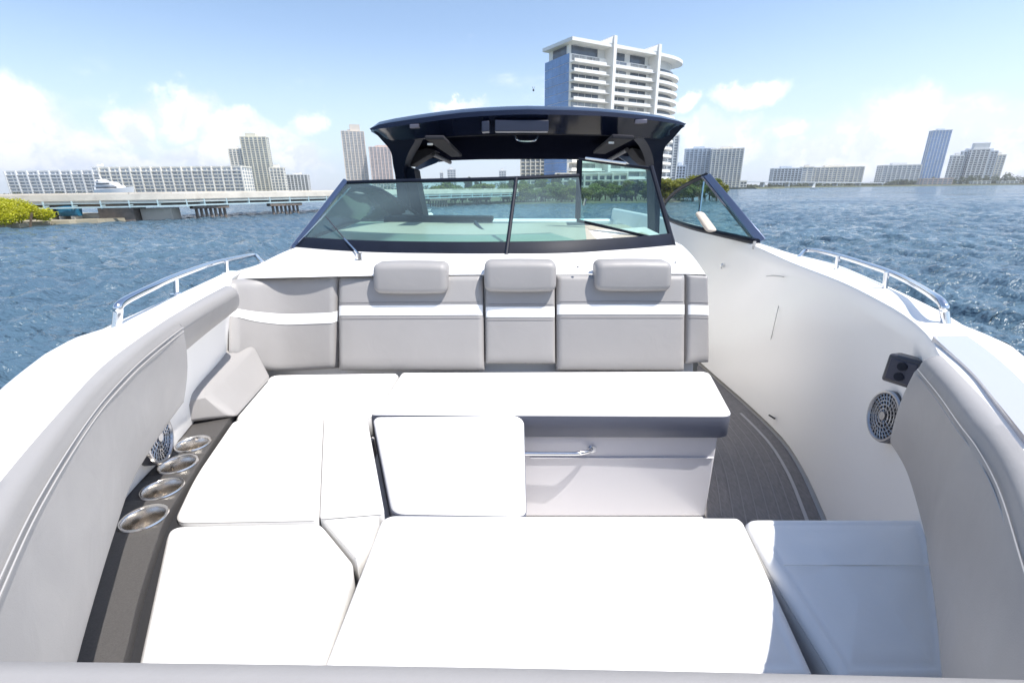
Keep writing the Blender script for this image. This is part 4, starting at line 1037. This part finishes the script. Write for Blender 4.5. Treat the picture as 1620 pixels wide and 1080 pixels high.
LC = [(-60, 1500, .72), (75, 1200, .72), (135, 990, .72), (175, 850, .72), (208, 759, .72), (252, 688, .70), (286, 640, .66)]
A, B, C_, se, shrink = coaming(LA, LB, LC, 7, 'x', GV, '')
mb = MB(); d_ = (A[-1]-A[-2]).normalized(); mb.loft(se)
o = mb.build('side_bolster', GV, parent=boat, ang=55); o['label'] = 'long padded grey side bolster along the left gunwale'
def stitch(Bc, inward_s, parent, offs=(.0, .012)):
    for of in offs:
        mb = MB(); mb.tube([p+Vector((inward_s*(.009), 0, -.021-of)) for p in Bc], .0010, 4); mb.build('stitching', THREAD, parent=parent)
stitch(B, 1, o)
# its slimmer aft end running to the corner backrest
A2 = cat([P(u, v, .385) for u, v in ((259, 505), (311, 474), (352, 452))], 6); B2 = cat([P(u, v, .395) for u, v in ((283, 508), (333, 479), (372, 458))], 6); C2 = cat([P(u, v, d) for u, v, d in ((267, 579, .55), (322, 532, .53), (373, 492, .50))], 6)
secs = []
for a, b, c in zip(A2, B2, C2):
    iw = (b-a); iw.z = 0; iw = iw.normalized()
    secs.append([c-iw*.09, a-iw*.005+Vector((0, 0, -.12)), a-iw*.004+Vector((0, 0, -.03)), a+iw*.006+Vector((0, 0, -.006)), a.lerp(b, .3)+Vector((0, 0, .005)), a.lerp(b, .65)+Vector((0, 0, .006)), a.lerp(b, .92)+Vector((0, 0, .002)), b+Vector((0, 0, -.006)), b+iw*.007+Vector((0, 0, -.024)), b.lerp(c, .25)+iw*.016, b.lerp(c, .5)+iw*.02, b.lerp(c, .75)+iw*.017, b.lerp(c, .93)+iw*.006, c-iw*.014, c-iw*.05])
d_ = (A2[-1]-A2[-2]).normalized()
for f, e_ in ((.96, .012), (.86, .024), (.6, .032)): secs.append([p+d_*e_ for p in shrink(secs[len(A2)-1], f)])
mb = MB(); mb.loft(secs); mb.build('side_bolster_end', GV, parent=boat, ang=55)
RA_ = [(1497, 562), (1522, 588), (1569, 635), (1620, 697), (1700, 800), (1790, 930), (1900, 1120)]
RB_ = [(1461, 571), (1495, 609), (1529, 653), (1562, 693), (1598, 755), (1640, 870), (1700, 1040)]
RC_ = [(1411, 703, .66), (1435, 747, .70), (1462, 835, .72), (1476, 900, .72), (1487, 1000, .72), (1502, 1110, .72), (1560, 1350, .72)]
A, B, C_, se, shrink = coaming(RA_, RB_, RC_, 7, 'x', GV, '')
mb = MB(); mb.loft([[p-(A[1]-A[0]).normalized()*.012 for p in shrink(se[0], .95)]]+se)
o = mb.build('side_bolster', GV, parent=boat, ang=55); o['label'] = 'long padded grey side bolster along the right gunwale, its inner face in shade'
stitch(B, -1, o)
# front pad at the bottom of the frame
mb = MB(); secs = []
for k in range(25):
    x = -.66+1.34*k/24; yb = .301-.018*x-.004*(x/.6)**2
    secs.append([Vector((x, yb-.03, CZ-.9)), Vector((x, yb+.01, CZ-.6)), Vector((x, yb+.006, CZ-.43)), Vector((x, yb-.003, CZ-.411)), Vector((x, yb-.02, CZ-.404)), Vector((x, yb-.10, CZ-.398)), Vector((x, yb-.17, CZ-.402)), Vector((x, yb-.19, CZ-.42)), Vector((x, yb-.19, CZ-.9))])
mb.loft(secs); o = mb.build('front_bolster', GV, parent=boat, ang=55); o['label'] = 'grey padded bolster across the bow at the bottom edge of the photo'
for of in (.012, .020):
    MB().tube([Vector((p[4].x, p[4].y-of, p[4].z+.001+of*.06)) for p in secs], .0012, 4).build('stitching', THREAD, parent=o)

# wedge armrest cushion
IN = [P(375, 657, y=1.715), P(425, 598, y=2.12)]
f4 = [P(376, 661, .895), P(326, 621, y=1.69), P(276, 632, y=1.58), P(284, 672, .885)]
a4 = [P(431, 599, .895), P(403, 543, y=2.13), P(340, 556, y=1.98), P(340, 612, .89)]
secs = []
for k in range(9):
    t = k/8; secs.append([p.lerp(q, t) for p, q in zip(f4, a4)])
mb = MB()
mb.add(f4+a4, [(0, 1, 2, 3), (7, 6, 5, 4), (0, 4, 5, 1), (1, 5, 6, 2), (2, 6, 7, 3), (3, 7, 4, 0)])
cc = sum(f4+a4, Vector())/8
o = mb.build('armrest_cushion', GV, base=Vector((cc.x, cc.y, CZ-.9)), frame='B', bevel=.022, seg=4, label='loose beige grey wedge armrest cushion in the left corner of the seat', category='cushion')

# ---- speakers
def speaker(c, nrm, r, label):
    z = nrm.normalized(); x = Vector((0, 0, 1)).cross(z).normalized(); y = z.cross(x)
    def at(a, rr, h): return c + x*(rr*math.cos(a)) + y*(rr*math.sin(a)) + z*h
    mb = MB(); n = 40; prof = [(r*1.0, -.03), (r*1.04, .0), (r*1.04, .024), (r*1.0, .030), (r*.93, .031), (r*.88, .024)]
    mb.loft([[at(2*math.pi*k/n, a, b) for k in range(n)] for a, b in prof[:3]], True, False)
    sp = mb.build('speaker', PLAS, parent=boat); sp['label'] = label
    mb = MB(); mb.loft([[at(2*math.pi*k/n, a, b) for k in range(n)] for a, b in prof[2:]], True, False); mb.build('trim_ring', SILV, parent=sp)
    mb = MB(); mb.add([at(2*math.pi*k/n, r*.89, .018) for k in range(n)], [range(n)]); mb.build('cone', HOLE, parent=sp)
    # grille: silver lattice of rings, spokes and a hub, with the black cone behind
    mb = MB()
    for i, rr in enumerate((.30, .46, .62, .77)):
        mb.tube([at(2*math.pi*k/32, r*rr, .026-.012*(rr-.3)**2) for k in range(32)], r*.026, 5, closed=True)
    for ri, (r0, r1, m_) in enumerate(((.18, .46, 12), (.46, .62, 20), (.62, .89, 28))):
        for k in range(m_):
            a = 2*math.pi*(k+.5*ri)/m_; mb.tube([at(a, r*r0, .026), at(a+.12, r*r1, .0255)], r*.022, 4)
    mb.tube([at(0, 0, .020), at(0, 0, .031)], r*.17, 16)
    mb.build('grille', SILV, parent=sp, kind='stuff')
    return sp
q = on_wall(1404, 660); q = CAM+(ray_at(1405, 660, q)-CAM)*.96
speaker(q+Vector((.012, 0, 0)), Vector((-1, .22, .10)), .09, 'round speaker with silver grille on the right wall')
q = P(257, 694, x=-1.16)
speaker(q+Vector((-.04, 0, 0)), Vector((.97, .25, .05)), .084, 'round speaker with silver grille on the left wall, half hidden by the bolster')
# dark fitting over the right speaker
q = on_wall(1432, 588); q = CAM+(ray_at(1434, 586, q)-CAM)*.95
nz_ = Vector((-.90, -.42, .1)).normalized(); x_ = Vector((0, 0, 1)).cross(nz_).normalized(); y_ = nz_.cross(x_)
Mx = Matrix(((x_.x, y_.x, nz_.x, q.x), (x_.y, y_.y, nz_.y, q.y), (x_.z, y_.z, nz_.z, q.z), (0, 0, 0, 1)))
o = MB().box((-.045, -.046, -.03), (.05, .046, .034), Mx).build('switch_box', PLAS, parent=boat, bevel=.009)
o['label'] = 'dark rectangular socket box above the right speaker'
MB().box((-.034, -.034, .034), (.038, .034, .038), Mx).build('face_plate', NAVYM, parent=o, bevel=.002)
mb = MB()
for yy in (-.017, .016): mb.tube([Mx @ Vector((.002, yy, .036)), Mx @ Vector((.002, yy, .042))], .013, 14)
mb.build('socket_ring', BLK, parent=o)
# glossy step pad on the right deck
sp_in = [P(u, v, .392) for u, v in ((1476, 532), (1503, 556), (1540, 590), (1575, 632), (1630, 700))]; sp_out = [P(u, v, .392) for u, v in ((1530, 531), (1560, 552), (1600, 586), (1640, 628), (1720, 715))]
mb = MB(); a_ = cat(sp_in, 5); b_ = cat(sp_out, 5)
mb.loft([[p, q_, q_-Vector((0, 0, .02)), p-Vector((0, 0, .02))] for p, q_ in zip(a_, b_)]); o = mb.build('deck_pad', PAD, parent=boat, ang=35); o['label'] = 'glossy light grey panel let into the right side deck'

# ---- grab rails
def grab_rail(base_a, pts_top, base_b, stan, label):
    e_ = MB(); a = P(*base_a, .41); b = P(*base_b, .41)
    tops = []
    for (u, v, y) in pts_top: tops.append(P(u, v, y=y))
    path = cat([a, a.lerp(tops[0], .75)]+tops+[tops[-1].lerp(b, .5), b], 7)
    e_.tube(path, .0125, 14)
    e_.tube([a+Vector((0, 0, -.004)), a+Vector((0, 0, .006))], .024, 18); e_.tube([b+Vector((0, 0, -.004)), b+Vector((0, 0, .006))], .022, 18)
    o = e_.build('grab_rail', SS, parent=boat, ang=60); o['label'] = label
    for (u, v, ut, vt) in stan:
        p = P(u, v, .41); t = P(ut, vt, y=p.y); m_ = MB(); m_.tube([p, t], .0095, 10); m_.tube([p+Vector((0, 0, -.004)), p+Vector((0, 0, .005))], .022, 16); m_.build('stanchion', SS, parent=o)
aL = P(185, 521, .41).y
grab_rail((184, 522), [(188, 484, aL+.01), (203, 473, aL+.07), (240, 455, 1.58), (276, 438.5, 1.80), (330, 419, 2.22), (360, 411.5, 2.48), (392, 405, 2.80), (404, 404, 2.93)], (416, 416), [(279, 466, 278, 438), (359, 433, 358, 412)], 'polished grab rail on the left deck')
aR = P(1497, 517, .41).y
grab_rail((1497, 518), [(1493, 484, aR+.01), (1480, 470, aR+.08), (1440, 446, 1.78), (1405, 430, 2.02), (1370, 418, 2.26), (1328, 405, 2.60), (1290, 396.5, 2.93), (1274, 397, 3.03)], (1260, 410), [(1399, 461, 1403, 430), (1322, 430, 1326, 405)], 'polished grab rail on the right deck, reflecting blue sky')

# ---- windshield
ws = empty('windshield', D(0, 3, .35), '', '', frame='B'); del ws['category']; del ws['label']
ws.parent = boat; ws.matrix_world = HEEL @ Matrix.Translation(D(0, 3, .35)); ws.matrix_parent_inverse = Matrix.Identity(4)
ws.matrix_basis = Matrix.Translation(D(0, 3, .35)-BB0)
WB = [P(u, v, .35) for u, v in ((466, 391), (560, 398), (680, 401), (797, 401.5), (900, 400), (1000, 394), (1066, 388))]
WT = [P(548, 289, y=3.42), P(600, 287.5, y=3.30), P(700, 285.5, y=3.17), P(799, 283, y=3.12), P(880, 279.5, y=3.18), P(960, 276, y=3.3), P(1005, 273, y=3.42), P(1030, 266, y=3.5)]
wb = resample(cat(WB, 6), 60); wt = resample(cat(WT, 6), 60)
mb = MB(); mb.loft([[p+Vector((0, -.008, -.012)), p+Vector((0, -.004, .0)), p.lerp(q, .145)+Vector((0, -.012, 0)), p.lerp(q, .145)+Vector((0, .014, 0)), p+Vector((0, .03, -.01))] for p, q in zip(wb, wt)]); mb.build('bottom_rail', BLK, parent=ws, ang=35)
MB().tube([wb[0]+Vector((-.012, 0, -.01)), wt[0]+Vector((-.005, 0, .01))], .021, 8).build('corner_post', ALU, parent=ws)
MB().tube([wb[0]+Vector((.035, -.012, .03)), wt[0]+Vector((.03, -.01, -.03))], .004, 6).build('trim_strip', SS, parent=ws)
MB().tube([wb[-1]+Vector((0, 0, -.01)), wt[-1]+Vector((0, 0, .01))], .017, 8).build('corner_post', BLK, parent=ws)
im = min(range(60), key=lambda i: abs(wb[i].x-P(797, 401, .35).x)); 
MB().tube([wb[im]+Vector((-.004, -.02, -.012)), wt[im]+Vector((0, -.012, .0))], .012, 8).build('mullion', BLK, parent=ws)
# opening bay post
pb = P(913, 398, .345); ptop = P(916, 278, y=3.2)
iq = min(range(60), key=lambda i: abs(wt[i].x-ptop.x))
MB().tube(wt[:iq+1], .0135, 8).build('top_rail', BLK, parent=ws)
def glass(i0, i1):
    mb = MB(); mb.loft([[wb[i].lerp(wt[i], .02), wt[i]] for i in range(i0, i1+1)], closed=False); return mb.build('glass_pane', TEAL, parent=ws)
glass(0, im); glass(im, iq)
# port side wing of the windshield and its curved brace
wing = [wt[0], P(600, 300, y=3.9), P(640, 325, y=4.25), P(668, 345, y=4.6)]; wingb = [wb[0], D(-1.50, 3.6, .33), D(-1.55, 4.2, .33), D(-1.55, 4.8, .33)]
wc = cat(wing, 8)
MB().tube(wc, .016, 8).build('side_rail', BLK, parent=ws)
wd_ = cat(wingb, 8); mb = MB(); mb.loft([[a, b] for a, b in zip(wc, wd_)], closed=False); mb.build('side_glass', TEAL2, parent=ws)
MB().tube(wd_, .018, 8).build('side_sill', BLK, parent=ws)
# opened centre pane
q00 = P(914, 349, y=3.75); q01 = P(917, 252, y=3.75); q10 = P(1067, 384, y=3.20); q11 = P(1031, 267, y=3.50)
op = MB().tube([q00, q10, q11, q01], .014, 8, closed=True).build('open_pane', BLK, parent=boat); op['label'] = 'hinged windshield pane swung open'
MB().quad(q00, q10, q11, q01).build('glass_pane', TEAL, parent=op, flat=True)
MB().tube([q00.lerp(q01, .03), q00.lerp(q01, .99)], .022, 8).build('stile', BLK, parent=op)
MB().tube([q01.lerp(q11, .08)+Vector((0, -.02, .012)), q01.lerp(q11, .65)+Vector((0, -.02, .012))], .009, 6).build('edge_trim', SS, parent=op)
MB().tube([P(923, 325, y=3.7), P(926, 314, y=3.7)], .012, 8).build('clasp', SS, parent=op)
# starboard side glass wing
sb = empty('side_windshield', D(1.9, 4.5, .36), '', '', frame='B'); del sb['category']; del sb['label']
sb.parent = boat; sb.matrix_basis = Matrix.Translation(D(1.9, 4.5, .36)-BB0)
ap = P(1117, 277, y=4.35); bf = P(1203, 381, .385); 
low_ = cat([P(1198, 383, .385), P(1140, 370, .37), P(1090, 358, .355), P(1058, 346, y=5.9), P(1050, 330, y=6.1)], 8)
up_ = cat([ap, P(1085, 293, y=4.9), P(1064, 308, y=5.4), P(1052, 322, y=5.8), P(1050, 330, y=6.1)], 8)
up_ = resample(up_, 33); low_ = resample(low_, 33)
mb = MB(); dr = (bf-ap).normalized(); sd = Vector((0, 1, 0)).cross(dr).normalized()*.045
mb.hexa([bf-sd*.9+Vector((0, -.02, 0)), bf+sd*.9+Vector((0, -.02, 0)), bf+sd*.9+Vector((0, .05, 0)), bf-sd*.9+Vector((0, .05, 0))], [ap-sd*.75+Vector((0, -.02, 0)), ap+sd*.75+Vector((0, -.02, 0)), ap+sd*.75+Vector((0, .05, 0)), ap-sd*.75+Vector((0, .05, 0))])
mb.build('front_post', ALU, parent=sb, bevel=.008)
MB().tube(up_, .02, 8).build('top_rail', BLK, parent=sb)
MB().tube(low_, .026, 8).build('bottom_rail', BLK, parent=sb)
mb = MB(); mb.loft([[a, b] for a, b in zip(up_, low_)], closed=False); mb.build('glass_pane', TEAL2, parent=sb)
# support arm and folded cover seen in the starboard opening
MB().tube([P(1113, 288, y=4.6), P(1106, 340, y=4.5)], .012, 6).build('stay_rod', SS, parent=boat)
mb = MB(); mb.loft([[P(1098+dx, 336, y=4.1), P(1112+dx, 334, y=4.1), P(1136+dx, 366, y=3.9), P(1118+dx, 368, y=3.9)] if dx == 0 else [P(1098, 336, y=4.24), P(1112, 334, y=4.24), P(1136, 366, y=4.04), P(1118, 368, y=4.04)] for dx in (0, 1)]); o = mb.build('towel_roll', mat('pale_canvas', (.52, .46, .40), .9, bump=(8, .8, .02)), parent=boat, bevel=.03)
# wiper
wp = [P(569, 404, .345), P(560, 394, y=2.74), P(545, 378, y=2.86), P(516, 343, y=3.05)]
o = MB().tube(wp[:3], .008, 6).build('wiper_arm', SS, parent=boat)
MB().tube(wp[2:], .004, 5).build('wiper_blade', PLAS, parent=o); MB().tube([wp[0]+Vector((0, 0, -.02)), wp[0]+Vector((0, 0, .012))], .02, 14).build('wiper_base', SS, parent=o)
# small fixings on the deck
for u, v in ((914, 422), (1068, 415), (1007, 407)):
    p = P(u, v, .375); MB().tube([p+Vector((0, 0, -.006)), p+Vector((0, 0, .004))], .006, 8).build('deck_screw', SS, parent=boat)

# ---- cockpit behind the glass
mb = MB(); dash = [P(480, 384, y=3.1), P(1050, 384, y=3.25)]
zt = CZ-.30
dk = [Vector((-1.30, 3.05, zt)), Vector((-.9, 2.9, zt)), Vector((0, 2.86, zt)), Vector((.55, 2.95, zt)), Vector((.62, 4.15, zt+.03)), Vector((-.7, 4.2, zt+.03)), Vector((-1.36, 4.2, zt+.03))]
mb.loft([dk, [p-Vector((0, 0, .12)) for p in dk]]); mb.build('dashboard', GELB, parent=boat, bevel=.012)
MB().hexa([P(606, 352, y=4.15), P(779, 352, y=4.15), P(779, 352, y=4.15)+Vector((0, .35, 0)), P(606, 352, y=4.15)+Vector((0, .35, 0))], [P(608, 342, y=4.15), P(779, 344, y=4.15), P(779, 344, y=4.15)+Vector((0, .3, 0)), P(608, 342, y=4.15)+Vector((0, .3, 0))]).build('instrument_hood', BLK, parent=boat, bevel=.01)
MB().tube(cat([P(752, 352, y=4.0), P(762, 364, y=3.6), P(775, 372, y=3.4), P(776, 392, y=3.0)], 5), .016, 8).build('console_trim', NAVYM, parent=boat)
mb = MB(); dk = [Vector((.70, 3.15, zt-.02)), Vector((1.06, 3.35, zt-.02)), Vector((1.08, 4.3, zt)), Vector((.55, 4.5, zt)), ]
mb.loft([dk, [p-Vector((0, 0, .3)) for p in dk]]); mb.build('companion_console', GELB, parent=boat, bevel=.05)
MB().box((-1.45, 4.9, CZ-.75), (1.5, 5.0, CZ-.47)).build('helm_seat_back', GELB, parent=boat, bevel=.04)
MB().box((-1.5, 4.2, CZ-1.3), (2.0, 9.3, CZ-1.25)).build('cockpit_floor', GEL, parent=boat)
MB().box((-1.5, 9.2, CZ-1.3), (2.0, 9.5, CZ-.55)).build('transom', GEL, parent=boat, bevel=.04)

# ---- hardtop
HY = 1.14                        # it stands this much further aft than first measured
def interp(tab, x):
    for (a, b), (c, d) in zip(tab, tab[1:]):
        if a <= x <= c: return b+(d-b)*(x-a)/(c-a)
    return tab[0][1] if x < tab[0][0] else tab[-1][1]
T1 = [(586, 203), (600, 193), (620, 188.5), (660, 182), (720, 174), (780, 169.5), (835, 168), (900, 169), (960, 172.5), (1010, 178), (1045, 183), (1070, 189), (1084, 196)]
T2 = [(586, 206), (600, 204), (620, 201), (660, 195.5), (720, 187), (780, 182.5), (835, 181), (900, 182), (960, 184), (1010, 188), (1045, 192), (1070, 196), (1084, 198)]
T3 = [(586, 208), (600, 216), (620, 222.5), (660, 220), (720, 215), (780, 212.5), (835, 211.5), (900, 212), (960, 213.5), (1010, 217), (1045, 220), (1070, 209), (1084, 200)]
us = [586.5, 589, 594, 600, 610, 620, 635, 650, 675, 700, 730, 760, 800, 835, 870, 910, 950, 980, 1005, 1025, 1045, 1055, 1065, 1074, 1080, 1083.5]
secs = []
for u in us:
    k = (u-835)/248; yf = 3.42+.30*k*k
    p1 = P(u, interp(T1, u), y=HY*yf+.10); p2 = P(u, interp(T2, u), y=HY*yf); p3 = P(u, interp(T3, u), y=HY*yf+.17)
    e_ = max(0, 1-abs(k)**6)
    back_z = CZ+.33+.10*(1-k*k); x4 = p1.x*1.0
    p0 = Vector((p1.x*.985, 6.7, CZ+.47+.16*(1-k*k))); p0m = Vector((p1.x, 5.2, p1.z+.02+.05*(1-k*k)))
    p4 = Vector((p3.x, 6.65, p0.z-.07))
    p3b = p3+Vector((0, .05, .0)); p3c = p3+Vector((0, .09, .045*e_))
    secs.append([p0, p0m, p1+Vector((0, .12, .022)), p1, p1.lerp(p2, .5)+Vector((0, -.035, 0)), p2, p2.lerp(p3, .5)+Vector((0, .015, 0)), p3, p3b, p3c, Vector((p3.x, 5.2, p3c.z+.03)), p4])
mb = MB(); mb.loft(secs); ht = mb.build('hardtop', NAVY, parent=boat, ang=30)
# aft closing lip: the dark underside reaches to v=253
def z_at(u, v, y): return P(u, v, y=y)
U3 = [(632, 262), (650, 266), (690, 257), (715, 254), (760, 252.5), (835, 252), (900, 252), (960, 254), (1000, 258), (1040, 262)]
secs = []
for u in [632, 645, 665, 690, 715, 760, 800, 835, 880, 920, 960, 1000, 1040]:
    v = interp(U3, u); a = P(u, v, y=HY*5.4); b = Vector((P(u, 214, y=HY*3.75).x, HY*3.75, P(u, 214, y=HY*3.75).z)); 
    secs.append([b+Vector((0, .01, .02)), a, a+Vector((0, .25, .06)), a+Vector((0, .3, .16)), b+Vector((0, .3, .08))])
mb = MB(); mb.loft(secs); mb.build('headliner', mat('navy_headliner', (.006, .007, .014), .9, spec=0), parent=ht, ang=30)
# light edge line and fascia details
MB().tube([P(u, interp(T3, u)+1.0, y=HY*(3.42+.30*((u-835)/248)**2+.165)) for u in range(690, 1000, 14)], .005, 6).build('edge_strip', GRYP, parent=ht)
for pts in (((783, 190), (868, 190), (868, 208), (783, 208)), ((762, 192), (774, 191), (774, 208), (762, 209))):
    c = [P(u, v, y=HY*3.43) for u, v in pts]; MB().hexa([c[0], c[1], c[2], c[3]], [p+Vector((0, .1, 0)) for p in c]).build('light_housing', NAVYM, parent=ht, bevel=.006)
for u0, u1 in ((648, 663), (1005, 1024)):
    k = ((u0+u1)/2-835)/248; y_ = HY*(3.42+.3*k*k-.012); v_ = 197 if u0 < 800 else 189.5
    c = [P(u0, v_, y=y_), P(u1, v_-.8, y=y_), P(u1, v_+5, y=y_+.01), P(u0, v_+6, y=y_+.01)]; MB().hexa(c, [p+Vector((0, .06, 0)) for p in c]).build('spreader_light', mat('lens_grey', (.20, .19, .24), .2), parent=ht, bevel=.004)
# grab handle under the roof
MB().tube(cat([P(815, 213, y=HY*3.7), P(817, 219, y=HY*3.68), P(824, 223, y=HY*3.66), P(843, 223, y=HY*3.66), P(849, 219, y=HY*3.68), P(852, 213, y=HY*3.7)], 4), .0085, 8).build('roof_handle', SS, parent=ht)
# hinged hatch frames under the roof
for pts, arm in ((((672, 220), (703, 220), (731, 247), (714, 248)), ((685, 244), (712, 257))), (((968, 218), (1003, 220), (958, 243), (938, 242)), ((992, 237), (962, 254)))):
    ys = (3.72, 3.72, 4.9, 4.9); c = [P(u, v+1, y=y) for (u, v), y in zip(pts, ys)]
    o = MB().hexa(c, [p+Vector((0, 0, .03)) for p in c]).build('roof_bracket', GRYP, parent=ht, bevel=.01)
    MB().tube([P(*arm[0], y=HY*4.3), P(*arm[1], y=HY*5.0)], .022, 8).build('strut', mat('mid_grey_plastic', (.09, .09, .10), .6), parent=o)
    q = c[0].lerp(c[2], .12)+Vector((0, -.02, -.01)); MB().tube([q, q+Vector((0, 0, -.012))], .022, 14).build('roof_lamp', mat('lamp_lens', (.75, .75, .75), .2), parent=o)
for pts in (((640, 243), (675, 234), (690, 238), (650, 262), (634, 262)), ((1000, 233), (1030, 240), (1040, 262), (1026, 262), (1012, 250))):
    c = [P(u, v, y=HY*4.25) for u, v in pts]; MB().loft([c, [p+Vector((0, .3, .0)) for p in c]]).build('corner_gusset', GRYP, parent=ht, bevel=.01)
# tinted side windows of the hardtop at its corners
for pts in (((660, 248), (700, 252), (690, 258), (656, 271)), ((975, 246), (1020, 238), (1030, 268), (1000, 262))):
    c = [P(u, v, y=HY*4.9) for u, v in pts]; MB().loft([c, [p+Vector((0, .02, .0)) for p in c]]).build('corner_window', mat('smoked_blue_panel', (.05, .09, .18), .15), parent=ht)
# posts
def post(prof0, prof1, y0, y1, matl, nm='hardtop_post'):
    c0 = [P(u, v, y=y0) for u, v in prof0]; 
    secs = []
    for k, (row) in enumerate((prof0, prof1)):
        pass
    return c0
def ribbon(Lpx, Rpx, ys, dep, m_, nm):
    secs = []
    a = cat([P(u, v, y=y) for (u, v), y in zip(Lpx, [q*HY for q in ys])], 5); b = cat([P(u, v, y=y) for (u, v), y in zip(Rpx, [q*HY for q in ys])], 5)
    for p, q in zip(a, b): secs.append([p, q, q+Vector((0, dep, 0)), p+Vector((0, dep, 0))])
    mb = MB(); mb.loft(secs); return mb.build(nm, m_, parent=boat, ang=40)
ribbon([(588, 205), (604, 222), (618, 240), (622, 262), (626, 285), (631, 345)], [(660, 214), (655, 226), (646, 242), (640, 262), (641, 285), (652, 345)], (3.76, 3.85, 3.95, 4.05, 4.15, 4.4), .28, PNAV, 'hardtop_post')
ribbon([(640, 262), (641, 285), (652, 345)], [(655, 268), (658, 285), (671, 345)], (4.12, 4.2, 4.45), .30, PNAV, 'hardtop_post')
ribbon([(1015, 215), (1025, 228), (1032, 245), (1035, 265), (1036, 310), (1036, 372)], [(1083, 198), (1066, 218), (1051, 236), (1048, 265), (1045, 310), (1043, 372)], (3.76, 3.85, 3.95, 4.05, 4.2, 4.4), .28, PNAV, 'hardtop_post')

# ---- loose seat cushions (things of their own)
ZT = CZ-ZS
def cpx(l): return [(p.x, p.y) for p in (P(u, v, ZS) for u, v in l)]
cushion('seat_cushion', cpx([(427, 591), (631, 588), (599, 640), (582, 655.5), (369, 660)]), ZT, .12, 'white corner seat cushion in front of the curved backrest and beside the beige wedge', rad=[.05, .02, .03, .02, .03])
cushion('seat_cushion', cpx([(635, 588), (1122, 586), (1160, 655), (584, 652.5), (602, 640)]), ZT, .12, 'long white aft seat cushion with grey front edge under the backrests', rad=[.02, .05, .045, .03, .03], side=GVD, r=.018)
cushion('seat_cushion', cpx([(369, 663), (511, 659.5), (509, 700), (504, 818), (274, 822), (307, 752)]), ZT, .12, 'white side seat cushion next to the cup holders', rad=[.035, .01, .0, .02, .04, .3], r=.016)
cushion('seat_cushion', cpx([(512.5, 659.5), (580, 658.5), (608, 810), (506, 818)]), ZT+.003, .12, 'narrow white filler cushion left of the square footstool cushion', rad=.012, r=.014, crown=.006)
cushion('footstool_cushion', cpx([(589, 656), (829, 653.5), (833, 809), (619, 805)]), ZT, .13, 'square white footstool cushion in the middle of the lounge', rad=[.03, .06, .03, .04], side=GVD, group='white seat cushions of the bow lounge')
cushion('seat_cushion', cpx([(265, 827), (507, 822), (561, 882), (597, 828), (578, 880), (497, 1075), (208, 1075)][:2]+[(560, 886), (497, 1080), (208, 1080)]), ZT, .12, 'big white forward seat cushion at the lower left beside the dark ledge', rad=[.04, .02, .03, .02, .02])
cushion('seat_cushion', cpx([(511, 821), (600, 813), (588, 850), (564, 882)]), ZT+.002, .12, 'small white triangular filler cushion at the corner of the lower left cushion', rad=.01, r=.012, crown=.004)
cushion('seat_cushion', cpx([(605, 812), (1166, 816), (1178, 824), (1298, 1082), (499, 1082), (566, 912)]), ZT+.006, .125, 'largest white forward seat cushion at the bottom centre', rad=[.04, .05, .03, .02, .02, .2])
rc = cushion('seat_cushion', cpx([(1176, 816), (1470, 816), (1492, 894), (1520, 1080), (1335, 1080), (1218, 894)]), ZT, .12, 'white right seat cushion, mostly in the shade of the right side bolster', rad=[.035, .03, .2, .02, .02, .2])
MB().tube([P(u, 893, ZS-.0135) for u in range(1240, 1492, 12)], .0013, 5).build('seam', WVS, parent=rc)

# ---- the air between here and the far shore
if HAZE:
    M = bpy.data.materials.new('pale_sea_air'); M.use_nodes = True; nt = M.node_tree; nt.nodes.clear()
    o_ = nt.nodes.new('ShaderNodeOutputMaterial'); v_ = nt.nodes.new('ShaderNodeVolumePrincipled')
    v_.inputs['Color'].default_value = (.93, .95, 1, 1); v_.inputs['Density'].default_value = .00024; v_.inputs['Anisotropy'].default_value = .35
    nt.links.new(v_.outputs[0], o_.inputs['Volume'])
    o = MB().box((-3300, -3300, -3.5), (3300, 3300, 175)).build('haze', M, flat=True, kind='stuff')
    o['label'] = 'thin pale haze over the bay'; o['category'] = 'haze'
